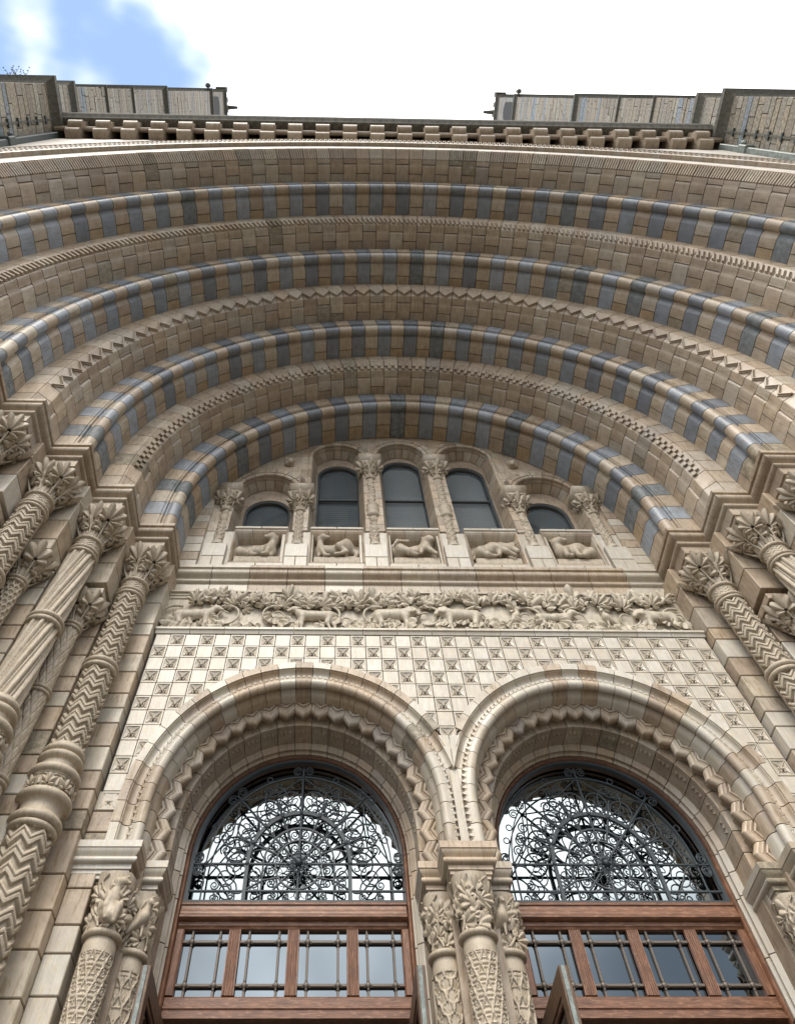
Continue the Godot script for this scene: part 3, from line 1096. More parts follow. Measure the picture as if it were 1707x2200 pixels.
func beast(kind: String) -> Array:
	# skeletons in a half metre box: x along the animal (head at +x), y up, z out of the wall
	var B := []
	var J := func(ax, ay, az, ra, bx, by, bz, rb) -> void: B.append([Vector3(ax, ay, az), ra, Vector3(bx, by, bz), rb])
	match kind:
		"hyena":    # lying, chest right, head raised and turned back to the left
			J.call(-.24, .10, .02, .085, -.05, .14, .03, .08)
			J.call(-.05, .14, .03, .08, .14, .15, .04, .09)
			J.call(.14, .17, .05, .07, .19, .30, .07, .055)
			J.call(.19, .33, .08, .055, .16, .35, .10, .05)
			J.call(.16, .345, .10, .042, .075, .325, .12, .026)
			J.call(.22, .375, .07, .018, .25, .40, .06, .008); J.call(.16, .39, .07, .018, .15, .42, .06, .008)
			J.call(-.24, .09, .06, .085, -.14, .05, .10, .05)
			J.call(-.14, .04, .10, .035, -.02, .025, .11, .022)
			J.call(.13, .14, .10, .05, .12, .04, .12, .03); J.call(.12, .03, .12, .024, .06, .02, .13, .02)
			J.call(.19, .13, .04, .045, .17, .03, .09, .028)
			J.call(-.29, .10, .02, .02, -.30, .02, .06, .014)
		"kangaroo":  # head up on the left, long bent hind leg on the right
			J.call(-.21, .16, .04, .075, -.02, .15, .04, .08)
			J.call(-.02, .15, .04, .08, .14, .19, .05, .10)
			J.call(-.22, .19, .05, .055, -.23, .33, .06, .04)
			J.call(-.23, .35, .07, .045, -.19, .36, .09, .042)
			J.call(-.19, .355, .09, .036, -.11, .335, .11, .022)
			J.call(-.24, .39, .06, .02, -.27, .46, .05, .01); J.call(-.20, .40, .06, .02, -.20, .48, .05, .01)
			J.call(.12, .22, .09, .075, .03, .15, .13, .05)
			J.call(.03, .14, .13, .04, .13, .06, .13, .028)
			J.call(.13, .05, .13, .024, -.02, .02, .13, .02)
			J.call(-.20, .12, .09, .045, -.16, .03, .11, .022); J.call(-.16, .02, .11, .02, -.10, .015, .12, .018)
			J.call(-.23, .12, .05, .04, -.24, .03, .09, .02)
			J.call(.19, .16, .05, .05, .27, .10, .06, .032); J.call(.27, .10, .06, .03, .24, .02, .07, .022); J.call(.24, .02, .07, .022, .12, .01, .09, .016)
		"lion":     # crouched, tail thrown over the back, head right
			J.call(-.20, .12, .03, .09, .0, .15, .04, .075)
			J.call(.0, .15, .04, .075, .15, .19, .05, .085)
			J.call(.15, .22, .05, .085, .17, .28, .07, .085)
			J.call(.18, .30, .09, .062, .20, .29, .13, .05)
			J.call(.20, .28, .13, .042, .235, .265, .15, .032)
			J.call(.13, .36, .08, .02, .12, .375, .08, .016); J.call(.22, .36, .08, .02, .225, .375, .08, .016)
			J.call(-.20, .14, .09, .08, -.10, .07, .13, .045); J.call(-.10, .05, .13, .034, .0, .025, .13, .024)
			J.call(.14, .16, .11, .05, .20, .08, .14, .03); J.call(.20, .07, .14, .028, .26, .02, .15, .022)
			J.call(.08, .14, .11, .04, .06, .04, .14, .026)
			J.call(-.27, .12, .03, .02, -.30, .24, .05, .018); J.call(-.30, .24, .05, .018, -.22, .33, .07, .018); J.call(-.22, .33, .07, .018, -.08, .30, .09, .022); J.call(-.22, .33, .07, .016, -.25, .29, .07, .016)
		"bull":     # humped, head lowered to the right
			J.call(-.20, .13, .03, .10, -.02, .19, .04, .10)
			J.call(-.02, .20, .04, .10, .10, .20, .05, .085)
			J.call(.10, .20, .06, .08, .20, .18, .09, .065)
			J.call(.20, .17, .10, .055, .27, .09, .13, .038)
			J.call(.21, .22, .12, .018, .29, .27, .13, .008); J.call(.25, .20, .14, .016, .33, .23, .15, .007)
			J.call(-.20, .10, .09, .085, -.14, .04, .12, .045); J.call(-.14, .03, .12, .03, -.04, .02, .12, .024)
			J.call(.02, .17, .12, .05, .12, .08, .14, .035); J.call(.12, .08, .14, .034, .22, .02, .14, .022)
			J.call(.04, .13, .10, .045, .02, .03, .13, .028)
			J.call(-.29, .14, .03, .015, -.31, .03, .06, .012)
		"bear":     # round furred back, head up at the left, looking right
			J.call(-.15, .15, .04, .095, .06, .17, .04, .115)
			J.call(.06, .17, .04, .115, .18, .12, .04, .095)
			J.call(-.18, .18, .05, .075, -.20, .28, .06, .06)
			J.call(-.20, .31, .08, .06, -.16, .31, .11, .05); J.call(-.16, .30, .11, .04, -.08, .30, .13, .024)
			J.call(-.25, .365, .06, .02, -.255, .375, .06, .016); J.call(-.18, .37, .06, .018, -.18, .38, .06, .014)
			J.call(-.14, .14, .11, .05, -.15, .04, .13, .03); J.call(-.15, .03, .13, .026, -.09, .02, .14, .022)
			J.call(.0, .12, .11, .05, .0, .04, .13, .028); J.call(.19, .10, .09, .08, .10, .04, .13, .04); J.call(.10, .03, .13, .03, .02, .02, .14, .024)
		"stag":     # walking, for the frieze
			J.call(-.20, .26, .03, .065, .0, .255, .035, .06); J.call(.0, .255, .035, .06, .13, .26, .04, .068)
			J.call(.14, .27, .04, .05, .21, .34, .05, .036); J.call(.21, .35, .05, .036, .24, .345, .06, .03); J.call(.24, .34, .06, .026, .30, .31, .07, .016)
			J.call(-.21, .23, .05, .05, -.17, .13, .06, .025); J.call(-.17, .13, .06, .022, -.22, .01, .06, .014)
			J.call(-.19, .22, .03, .045, -.26, .12, .03, .022); J.call(-.26, .12, .03, .02, -.28, .01, .03, .013)
			J.call(.12, .21, .06, .04, .13, .10, .06, .02); J.call(.13, .10, .06, .02, .12, .01, .06, .014)
			J.call(.13, .21, .03, .035, .19, .12, .04, .02); J.call(.19, .12, .04, .018, .16, .01, .04, .013)
			J.call(-.26, .27, .03, .014, -.31, .20, .04, .008)
			J.call(.21, .385, .05, .014, .20, .43, .04, .007); J.call(.17, .375, .04, .014, .15, .41, .04, .007)
		"ram":      # stocky, head low, curled horn
			J.call(-.19, .27, .03, .075, .02, .26, .04, .078); J.call(.02, .26, .04, .078, .13, .27, .045, .08)
			J.call(.14, .28, .05, .065, .22, .30, .06, .045); J.call(.22, .30, .07, .042, .27, .25, .08, .028)
			J.call(.20, .345, .08, .022, .16, .32, .10, .022); J.call(.16, .32, .10, .022, .18, .265, .11, .018); J.call(.18, .265, .11, .018, .22, .27, .12, .012)
			J.call(-.20, .22, .06, .055, -.17, .12, .07, .028); J.call(-.17, .12, .07, .024, -.21, .01, .06, .016)
			J.call(-.21, .22, .03, .05, -.26, .11, .03, .024); J.call(-.26, .11, .03, .022, -.29, .01, .03, .015)
			J.call(.11, .21, .07, .045, .12, .11, .07, .024); J.call(.12, .11, .07, .022, .10, .01, .07, .016)
			J.call(.14, .21, .03, .04, .21, .12, .04, .022); J.call(.21, .12, .04, .02, .22, .01, .04, .014)
			J.call(-.26, .27, .03, .016, -.29, .22, .03, .01)
		"monkey":   # seated upright, for a capital
			J.call(0, .08, .0, .075, 0, .20, .0, .06); J.call(0, .20, .0, .06, .01, .29, .01, .035)
			J.call(.01, .33, .015, .042, .05, .34, .03, .034); J.call(.05, .335, .03, .025, .11, .33, .04, .013)
			J.call(-.02, .38, .0, .014, -.03, .40, .0, .008)
			J.call(.03, .07, .03, .06, .06, .13, .05, .036); J.call(.06, .12, .05, .03, .05, .02, .06, .02)
			J.call(-.03, .21, .03, .03, -.05, .12, .05, .02); J.call(-.05, .12, .05, .018, -.03, .03, .06, .014)
		"bird":     # perched with folded wing
			J.call(-.06, .10, .0, .03, .02, .20, .02, .06); J.call(.02, .20, .02, .055, .05, .29, .03, .032)
			J.call(.055, .325, .035, .033, .06, .33, .05, .028); J.call(.065, .32, .06, .013, .10, .30, .07, .004)
			J.call(.03, .21, .05, .04, -.09, .07, .04, .018); J.call(-.05, .09, .0, .02, -.11, .0, .0, .012)
			J.call(.04, .13, .03, .016, .04, .06, .04, .01)
		"cat_head":
			J.call(0, 0, 0, .075, 0, .01, .05, .07); J.call(0, -.025, .08, .045, 0, -.035, .11, .035)
			J.call(-.06, .07, .02, .022, -.075, .10, .02, .012); J.call(.06, .07, .02, .022, .075, .10, .02, .012)
			J.call(-.03, .03, .095, .016, -.03, .03, .10, .014); J.call(.03, .03, .095, .016, .03, .03, .10, .014)
			J.call(-.05, -.05, .05, .03, .05, -.05, .05, .03)
	return B

# ---------------------------------------------------------------- tympanum
func arch_outline(cx: float, r: float, spring: float, foot: float) -> PackedVector2Array:
	return pv([cx - r, foot, cx + r, foot] + arc2(cx, spring, r, 0, 180, 16))

func capital(o: Node3D, y0: float, y1: float, r0: float, half: float, fronds: int, material: Material, palm := false) -> void:
	# bell, leaves and corner leaves between the necking and the abacus
	var h := y1 - y0
	var b := MB.new()
	lathe(b, pv([r0 * .98, y0, r0 * 1.02, y0 + h * .25, r0 * 1.16, y0 + h * .55, lerpf(r0, half, .75), y0 + h * .9, half * .98, y1]), 24, Vector3.ZERO)
	var c := part("capital", b, material, o)
	var key := "frond"
	if not FX.has(key):
		FX[key] = frond_mesh(.6).mesh()
		FX["palm5"] = leaf_mesh(5).mesh()
		FX["palm3"] = leaf_mesh(3, 4, 1.9).mesh()
		FX["palm7"] = leaf_mesh(7, 4, 2.4, .42).mesh()
	for i in fronds:
		var a := TAU * i / fronds + .39
		var hh := h * .70
		var wd := hh * rng.randf_range(.85, 1.0)
		var t := Basis(Vector3.UP, a) * Basis(Vector3(1, 0, 0), .10 + rng.randf_range(-.04, .06)) * Basis().scaled(Vector3(wd * .80, hh, hh * .55))
		part("leaf", FX.frond, material, c, Transform3D(t, Vector3(sin(a) * r0 * .98, y0 + h * .02, cos(a) * r0 * .98)))
	# stems rise from the necking and open into fan leaves under the abacus
	for row in 2:
		var k: int = [fronds, 8][row]
		for i in k:
			var a := TAU * (i + (.5 if row == 0 else 0.0) + rng.randf_range(-.08, .08)) / k + (.39 if row == 0 else 0.0)
			var sq := 1.0 / maxf(absf(sin(a)), absf(cos(a)))
			var f: float = [.30, .50][row] + rng.randf_range(-.03, .03)
			var rr := lerpf(r0 * 1.06, half * lerpf(1.0, sq, .8), [.22, .80][row])
			var sc: float = h * [.44, .56][row] * rng.randf_range(.92, 1.08)
			var t := Basis(Vector3.UP, a) * Basis(Vector3(1, 0, 0), [.30, .42][row] + rng.randf_range(-.08, .12)) * Basis(Vector3(0, 0, 1), rng.randf_range(-.25, .25)) * Basis().scaled(Vector3(sc, sc, sc * .8))
			var at := Vector3(sin(a) * rr, y0 + h * f, cos(a) * rr)
			part("leaf", (FX.palm7 if row == 1 else FX.palm5) if palm else FX.palm5, material, c, Transform3D(t, at))
			var st := MB.new()
			var p0 := Vector3(sin(a + .12) * r0 * 1.0, y0 + h * .03, cos(a + .12) * r0 * 1.0)
			tube(st, PackedVector3Array([p0, p0.lerp(at, .5) + Vector3(sin(a), 0, cos(a)) * h * .02, at]), h * .03, 5, h * .022)
			part("stem", st, material, c)
			if row == 1 and i % 2 == 1:
				var bd := MB.new()
				ball(bd, Vector3(0, 0, 0), h * .085, 8)
				part("bud", bd, material, c, Transform3D(Basis(), Vector3(sin(a) * half * sq * .86, y1 - h * .12, cos(a) * half * sq * .86)))

func abacus(o: Node3D, y0: float, y1: float, half: float, material: Material) -> void:
	var b := MB.new()
	var h := y1 - y0
	lathe(b, pv([.001, y0, half * .86, y0, half * .86, y0 + h * .22, half * .92, y0 + h * .28, half * .95, y0 + h * .5, half, y0 + h * .58, half, y1, .001, y1]), 4, Vector3.ZERO, 0.0)
	var m := part("abacus", b, material, o)
	m.transform = Transform3D(Basis(Vector3.UP, PI / 4).scaled(Vector3.ONE), Vector3.ZERO)

func build_tympanum() -> void:
	var za := -.20
	# wall with its five openings, in one thick slab
	var p := PackedVector2Array([Vector2(-R0 - .3, 8.2), Vector2(R0 + .3, 8.2), Vector2(R0 + .3, YC)])
	p.append_array(pv(arc2(0, YC, R0 + .3, 0, 180, 40)))
	var opens := [[-2.1, .45, 10.14], [-1.04, .41, 11.18], [0.012, .385, 11.27], [1.07, .41, 11.18], [2.14, .45, 10.14]]
	var slabs: Array = [p]
	for q in opens:
		var cut := arch_outline(q[0], q[1] + .012, q[2], 9.16)
		var nxt := []
		for s in slabs:
			for r in Geometry2D.clip_polygons(s, cut):
				nxt.append(r)
		slabs = nxt
	# holes inside one outline: cut the slab into five strips first, so that no piece has a hole
	var o := thing("tympanum_wall", "buff terracotta wall of the tympanum behind the five windows", "wall")
	var xs := [-3.4, -1.6, -.53, .53, 1.6, 3.4]
	for i in 5:
		var strip := pv([xs[i] + .001, 8.1, xs[i + 1] - .001, 8.1, xs[i + 1] - .001, 12.4, xs[i] + .001, 12.4])
		for piece in Geometry2D.intersect_polygons(p, strip):
			var cut := arch_outline(opens[i][0], opens[i][1] + .012, opens[i][2], 9.12)
			var a := Geometry2D.clip_polygons(piece, pv([opens[i][0], 9.12, opens[i][0] + 5, 9.12, opens[i][0] + 5, 13, opens[i][0], 13]))
			for side in 2:
				var half := pv([opens[i][0], 9.12, opens[i][0] + 5, 9.12, opens[i][0] + 5, 13, opens[i][0], 13]) if side else pv([opens[i][0] - 5, 9.12, opens[i][0], 9.12, opens[i][0], 13, opens[i][0] - 5, 13])
				for h in Geometry2D.intersect_polygons(piece, half):
					for f in Geometry2D.clip_polygons(h, cut):
						part("spandrel", plate(f, -.36, za - .012), buff(), o)
	# jointed arches round the openings
	var names := ["low arch at the far left", "tall arch left of centre", "tallest, central arch", "tall arch right of centre", "low arch at the far right"]
	for i in 5:
		var q: Array = opens[i]
		var r: float = q[1]
		var ar := thing("window_arch", "roll moulded terracotta window arch, the %s of the tympanum" % names[i], "arch", "tympanum window arches", Vector3(q[0], q[2], 0))
		var w: float = [.19, .165, .16, .165, .19][i]
		var pr := pv([r + w, -.30, r + w, za + .004, r + .085, za + .004, r + .08, za - .016, r + .07, za - .016] + arc2(r + .032, za - .018, .034, 60, 230, 7) + [r + .006, za - .06, r, za - .07, r, -.30])
		var n := 9
		var wv := PI / n
		var lip := arc_piece(pr, -wv * .47, wv * .47, 2).mesh()
		var sof := arc_piece(pv([r - .004, -.306, r + .10, -.306, r + .10, -.45, r - .07, -.45, r - .07, -.43]), -wv * .47, wv * .47, 2).mesh()
		for j in n:
			var t := Transform3D(Basis(Vector3(0, 0, 1), -(-PI / 2 + wv * (j + .5))), Vector3.ZERO)
			part("voussoir", lip, buff(), ar, t)
			part("reveal", sof, buff(), ar, t)
		# straight reveals below the springing
		for s in [-1.0, 1.0]:
			var y := 0.0
			var bottom: float = 9.13 - q[2]
			while y > bottom + .02:
				var h := minf(.22, y - bottom)
				part("reveal", straight_order(pv([r - .004, -.20, r + .10, -.20, r + .10, -.45, r - .07, -.45, r - .07, -.43]), s, y - h + .004, y - .004), buff(), ar)
				# the roll comes down on its outer side as far as the lower abacus
				var clear: bool = (i == 1 and s < 0) or (i == 3 and s > 0)
				if clear and q[2] + y > 10.2:
					part("voussoir", straight_order(pr, s, y - h + .004, y - .004), buff(), ar)
				y -= h
	# windows: glass, bars, blinds and the dim room behind
	var wins := [[-2.08, 9.90], [-1.02, 10.96], [0.015, 11.12], [1.05, 10.96], [2.12, 9.90]]
	for i in 5:
		var c: Array = wins[i]
		var wo := thing("window", "dark round headed %s window, the %s of five" % ["short" if i in [0, 4] else "tall sash", ["leftmost", "second from the left", "middle one", "fourth from the left", "rightmost"][i]], "window", "tympanum windows")
		part("pane", plate(arch_outline(c[0], .37, c[1], 9.0), -.535, -.53), M.pane, wo)
		var fr := arc_piece(pv([.305, -.50, .385, -.50, .385, -.47, .318, -.47, .305, -.485]), -PI / 2, PI / 2, 20)
		fr.add(straight_order(pv([.305, -.50, .385, -.50, .385, -.47, .318, -.47, .305, -.485]), -1, 9.0 - c[1], 0))
		fr.add(straight_order(pv([.305, -.50, .385, -.50, .385, -.47, .318, -.47, .305, -.485]), 1, 9.0 - c[1], 0))
		var fm := part("frame", fr, M.sash, wo, Transform3D(Basis(), Vector3(c[0], c[1], 0)))
		if i in [1, 2, 3]:
			var bar := MB.new()
			bar.box(Vector3(c[0] - .3, 10.29, -.515), Vector3(c[0] + .3, 10.325, -.47), .006)
			part("glazing_bar", bar, M.sash, wo)
		if i in [1, 2, 3]:
			var sl := MB.new()
			var y := 9.2
			while y < c[1] + .26:
				var hw := .30 if y < c[1] else sqrt(maxf(.0, .30 * .30 - (y - c[1]) * (y - c[1])))
				var z := -.60
				sl.hexa([Vector3(c[0] - hw, y, z), Vector3(c[0] - hw, y + .012, z + .035), Vector3(c[0] + hw, y + .012, z + .035), Vector3(c[0] + hw, y, z),
					Vector3(c[0] - hw, y + .003, z), Vector3(c[0] - hw, y + .015, z + .035), Vector3(c[0] + hw, y + .015, z + .035), Vector3(c[0] + hw, y + .003, z)])
				y += .052 if i == 1 else .036
			part("blind_slat", sl, M.blind if i > 1 else M.sash, wo).set_meta("kind", "stuff")
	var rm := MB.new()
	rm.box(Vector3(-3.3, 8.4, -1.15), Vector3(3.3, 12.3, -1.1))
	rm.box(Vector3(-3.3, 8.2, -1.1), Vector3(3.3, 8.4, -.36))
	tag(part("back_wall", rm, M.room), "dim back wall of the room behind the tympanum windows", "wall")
	# the deep wall between reveals and glass
	var fill := thing("window_wall", "shadowed wall the tympanum windows are set in", "wall")
	for i in 5:
		var strip := pv([xs[i] + .001, 8.3, xs[i + 1] - .001, 8.3, xs[i + 1] - .001, 12.4, xs[i] + .001, 12.4])
		for piece in Geometry2D.intersect_polygons(p, strip):
			for side in 2:
				var x: float = wins[i][0]
				var half := pv([x, 8.3, x + 5, 8.3, x + 5, 13, x, 13]) if side else pv([x - 5, 8.3, x, 8.3, x, 13, x - 5, 13])
				for h in Geometry2D.intersect_polygons(piece, half):
					for f in Geometry2D.clip_polygons(h, arch_outline(x, .345, wins[i][1], 9.0)):
						part("wall_block", plate(f, -.56, -.455), M.buff[3], fill)
	# animal panels, pedestals, colonnettes
	var kinds := ["hyena", "kangaroo", "lion", "bull", "bear"]
	var says := ["crouching terracotta beast looking back over its shoulder, leftmost tympanum panel", "terracotta beast with pricked ears and a long bent hind leg, second panel", "terracotta big cat with its tail curled over its back, middle panel",
		"humped horned terracotta beast with lowered head, fourth panel", "shaggy terracotta beast raising its small head, rightmost panel"]
	var cx := [-2.075, -1.035, .012, 1.085, 2.15]
	for i in 5:
		var x: float = cx[i]
		var pn := thing("relief_panel", "square moulded recess holding the animal of the %s tympanum panel" % ["first", "second", "third", "fourth", "fifth"][i], "panel", "recessed animal panels")
		var fo := .365
		var fi := .30
		var y0 := 8.40
		var y1 := 9.125
		var zf0 := -.17
		# splayed frame: four sides, jointed
		var ring := [[Vector2(-fo, y0), Vector2(fo, y0), Vector2(fi, 8.555), Vector2(-fi, 8.555)], [Vector2(fo, y0), Vector2(fo, y1), Vector2(fi, 8.99), Vector2(fi, 8.555)], [Vector2(fo, y1), Vector2(-fo, y1), Vector2(-fi, 8.99), Vector2(fi, 8.99)], [Vector2(-fo, y1), Vector2(-fo, y0), Vector2(-fi, 8.555), Vector2(-fi, 8.99)]]
		for k in 4:
			var r: Array = ring[k]
			var n := 1 if k == 0 else 3
			for j in n:
				var a: Vector2 = r[0].lerp(r[1], (j + .012) / n)
				var b: Vector2 = r[0].lerp(r[1], (j + .988) / n)
				var d: Vector2 = r[3].lerp(r[2], (j + .988) / n)
				var e: Vector2 = r[3].lerp(r[2], (j + .012) / n)
				var g := MB.new()
				var L := 5
				var rows := []
				for m in L + 1:
					var t := float(m) / L
					var zz := zf0 - .012 - .13 * (1.0 - cos(t * PI / 2)) - (.0 if t < 1.0 else .03)
					rows.append([Vector3(x + lerpf(a.x, e.x, t), lerpf(a.y, e.y, t), zz), Vector3(x + lerpf(b.x, d.x, t), lerpf(b.y, d.y, t), zz)])
				for m in L:
					g.quad(rows[m][0], rows[m][1], rows[m + 1][1], rows[m + 1][0])
				var ia := Vector3(x + e.x, e.y, -.36)
				var ib := Vector3(x + d.x, d.y, -.36)
				g.quad(rows[L][0], rows[L][1], ib, ia)
				part("frame_block", g, buff(), pn)
		var bk := MB.new()
		bk.box(Vector3(x - .31, 8.5, -.37), Vector3(x + .31, 9.05, -.355))
		part("ground_slab", bk, M.carve, pn)
		var sb := MB.new()
		sb.box(Vector3(x - .30, 8.45, -.36), Vector3(x + .30, 8.565, -.20), .005)
		part("base_slab", sb, M.carve, pn)
		var an := part("animal_relief", blob(beast(kinds[i]), .0095, .03), M.carve, self, Transform3D(Basis().scaled(Vector3(1.0, 1.22, 1.15)), Vector3(x, 8.565, -.325)))
		tag(an, says[i], "relief", "tympanum animals")
		# strip of wall above and below the panel
		var st := thing("panel_surround", "plain stones round the %s animal panel" % ["first", "second", "third", "fourth", "fifth"][i], "stone", "panel surrounds")
		for k in 2:
			var sx := x - fo if k == 0 else x + .003
			stone(st, Vector3(sx, 9.128, -.36), Vector3(sx + fo - .003, 9.175, -.166), pale())
			stone(st, Vector3(sx, 8.28, -.36), Vector3(sx + fo - .003, 8.397, -.172), pale())
	var colx := [-2.64, -1.57, -.52, .54, 1.63, 2.69]
	for i in 6:
		var x: float = colx[i]
		var tall := i in [2, 3]
		var co := thing("colonnette", ["leftmost short carved colonnette against the arch", "short lattice colonnette, second from the left", "tall ringed leaf colonnette left of the middle window", "tall ringed lattice colonnette right of the middle window", "short carved colonnette, second from the right", "rightmost short lattice colonnette against the arch"][i], "column", "tympanum colonnettes", Vector3(x, 0, -.245))
		var pd := thing("pedestal", "pale square pedestal block under the %s tympanum colonnette" % ["first", "second", "third", "fourth", "fifth", "sixth"][i], "pedestal", "colonnette pedestals")
		for k in 2:
			if k == 0:
				stone(pd, Vector3(x - .15, 8.51, -.36), Vector3(x + .15, 8.775, -.150), M.pale[1], "block")
			else:
				stone(pd, Vector3(x - .15, 8.28, -.36), Vector3(x - .002, 8.505, -.152), pale(), "block")
				stone(pd, Vector3(x + .002, 8.28, -.36), Vector3(x + .15, 8.505, -.152), pale(), "block")
		stone(pd, Vector3(x - .215, 8.28, -.37), Vector3(x + .215, 9.12, -.218), pale(), "wall_stone")
		var pat: Callable = lattice if i in [1, 3, 5] else vine
		var b := MB.new()
		lathe(b, pv([.001, 8.775, .105, 8.775, .11, 8.79, .105, 8.81, .088, 8.82, .085, 8.84, .09, 8.85, .085, 8.865, .074, 8.88]), 24)
		part("base", b, M.carve_pale, co)
		if tall:
			part("shaft", shaft(8.87, 9.50, .072, .074, pat, 72, 90), M.carve, co)
			var kn := MB.new()
			lathe(kn, pv([.074, 9.48, .10, 9.50, .105, 9.53, .095, 9.55, .10, 9.60, .112, 9.66, .10, 9.71, .10, 9.73, .11, 9.75, .10, 9.78, .074, 9.80]), 28)
			part("knop", kn, M.carve, co)
			part("shaft", shaft(9.79, 10.50, .074, .072, pat, 72, 100), M.carve, co)
		else:
			part("shaft", shaft(8.87, 9.60, .074, .07, pat, 72, 100), M.carve, co)
		var ct := 10.50 if tall else 9.60
		var cy := 10.86 if tall else 9.93
		var ri := MB.new()
		lathe(ri, pv([.07, ct - .02] + arc2(.082, ct, .016, -90, 90, 5) + [.07, ct + .02]), 24)
		part("ring", ri, M.carve, co)
		capital(co, ct + .01, cy, .074, .125, 6, M.carve)
		abacus(co, cy, cy + .21, .255, M.buff[2])
	for s in [-1.0, 1.0]:
		var hd := part("carved_beast", blob(beast("cat_head"), .008, .03), M.carve, self, Transform3D(Basis(Vector3.UP, -s * .35) * Basis(Vector3(1, 0, 0), .35), Vector3(s * 1.83, 10.96, -.22)))
		tag(hd, "small carved animal head peering out between the %s window arches" % ("left" if s < 0 else "right"), "carving", "tympanum heads")
		# end piers against the arch
		var ep := thing("end_pier", "coursed pale pier at the %s end of the tympanum" % ("left" if s < 0 else "right"), "pier", "tympanum end piers")
		var y := 8.29
		while y < 10.1:
			var h := .165
			var lo := Vector3(2.83, y, -.36)
			var hi := Vector3(3.3, y + h - .006, -.172)
			if s < 0:
				lo.x = -3.3; hi.x = -2.83
			stone(ep, lo, hi, buff() if rng.randf() < .5 else pale())
			y += h

# ---------------------------------------------------------------- frieze
func build_frieze() -> void:
	var o := thing("foliage_frieze", "carved frieze of scrolling stems and leaves above the tiled wall", "frieze")
	var bg := MB.new()
	bg.box(Vector3(-3.0, 7.0, -.25), Vector3(3.0, 7.74, -.125))
	part("ground_slab", bg, M.carve_pale, o)
	# small stepped mouldings over it
	var n := 13
	for i in n:
		var x0 := -3.0 + 6.0 * i / n + .003
		var x1 := -3.0 + 6.0 * (i + 1) / n - .003
		var p := pv([-.02, 7.76, .055, 7.755, .055, 7.735, .03, 7.73, .03, 7.70, .018, 7.695, .014, 7.665, -.004, 7.655, -.01, 7.635, -.02, 7.635])
		part("moulding", run_piece(p, Vector2(x0, -.125), Vector2(x1, -.125), Vector2(0, 1), Vector2(0, 1), Vector2(0, 1)), M.carve_pale, o)
	var beasts := [["stag", -2.62, 1.0, .98, "walking horned beast at the left end of the foliage frieze"], ["stag", -1.30, -1.0, .95, "deer looking up and left in the left half of the frieze"], ["ram", -.36, 1.0, .98, "ram facing right, left one of the butting pair"], ["ram", .36, -1.0, .98, "ram facing left, right one of the butting pair"],
		["bird", 1.0, 1.0, .9, "bird among the leaves right of the butting rams"], ["stag", 1.47, 1.0, .9, "dog like beast with a dark raised head, right half of frieze"], ["bird", 2.08, -1.0, .85, "bird among leaves between the two right hand frieze beasts"], ["ram", 2.62, -1.0, .95, "heavy beast facing left at the right end of the frieze"]]
	for q in beasts:
		var key := "bz" + str(q[0]) + str(q[2])
		if not FX.has(key):
			var B := beast(q[0])
			for b in B:
				b[0].x *= q[2]; b[2].x *= q[2]
			FX[key] = blob(B, .0095, .028).mesh()
		var f: float = q[3]
		var lift := 7.125 if q[0] != "bird" else 7.2
		tag(part("frieze_animal", FX[key], M.carve_pale, self, Transform3D(Basis().scaled(Vector3(f, f, .85)), Vector3(q[1], lift, -.125))), q[4], "relief", "frieze animals")
	# stems
	for i in 11:
		var x := -2.86 + 5.72 * i / 10.0
		var st := MB.new()
		var pts := PackedVector3Array()
		var sg := 1.0 if i % 2 == 0 else -1.0
		for j in 22:
			var t := j / 21.0
			var a := t * 7.2
			var r := .17 * (1.0 - t * .75)
			pts.append(Vector3(x + sg * (cos(a + 1.2) * r * 1.1), 7.36 + sin(a + 1.2) * r * .95, -.095 + .02 * sin(t * 9.0)))
		tube(st, pts, .016, 6, .009)
		part("stem", st, M.carve_pale, o)
	var ms := [leaf_mesh(5, 4, 2.2, .45, .3).mesh(), leaf_mesh(7, 4, 2.3, .4, .3).mesh(), leaf_mesh(3, 4, 1.9, .45, .28).mesh()]
	for i in 190:
		var top := rng.randf() < .48
		var x := -2.9 + 5.8 * (i + rng.randf()) / 190.0
		var y := rng.randf_range(7.47, 7.66) if top else rng.randf_range(7.12, 7.36)
		var s := rng.randf_range(.14, .205)
		var lean := rng.randf_range(-1.0, 1.0) + (0.0 if top else PI * .9)
		var b := Basis(Vector3(0, 0, 1), lean) * Basis(Vector3(1, 0, 0), rng.randf_range(-.1, .32)) * Basis(Vector3.UP, rng.randf_range(-.35, .35)) * Basis().scaled(Vector3(s, s, s * .75))
		part("leaf", ms[i % 3], M.carve_pale, o, Transform3D(b, Vector3(x, y, rng.randf_range(-.105, -.07) if top else rng.randf_range(-.115, -.09))))
	var l := thing("ledge", "thin moulded ledge between the frieze and the tiled wall", "ledge")
	var k := 16
	for i in k:
		var x0 := -2.98 + 5.96 * i / k + .003
		var x1 := -2.98 + 5.96 * (i + 1) / k - .003
		part("ledge_block", run_piece(pv([-.26, 7.10, -.02, 7.055, .036, 7.055, .036, 7.028, .02, 7.022, .012, 6.995, .008, 6.984, -.26, 6.984]), Vector2(x0, 0), Vector2(x1, 0), Vector2(0, 1), Vector2(0, 1), Vector2(0, 1)), pale(), l)

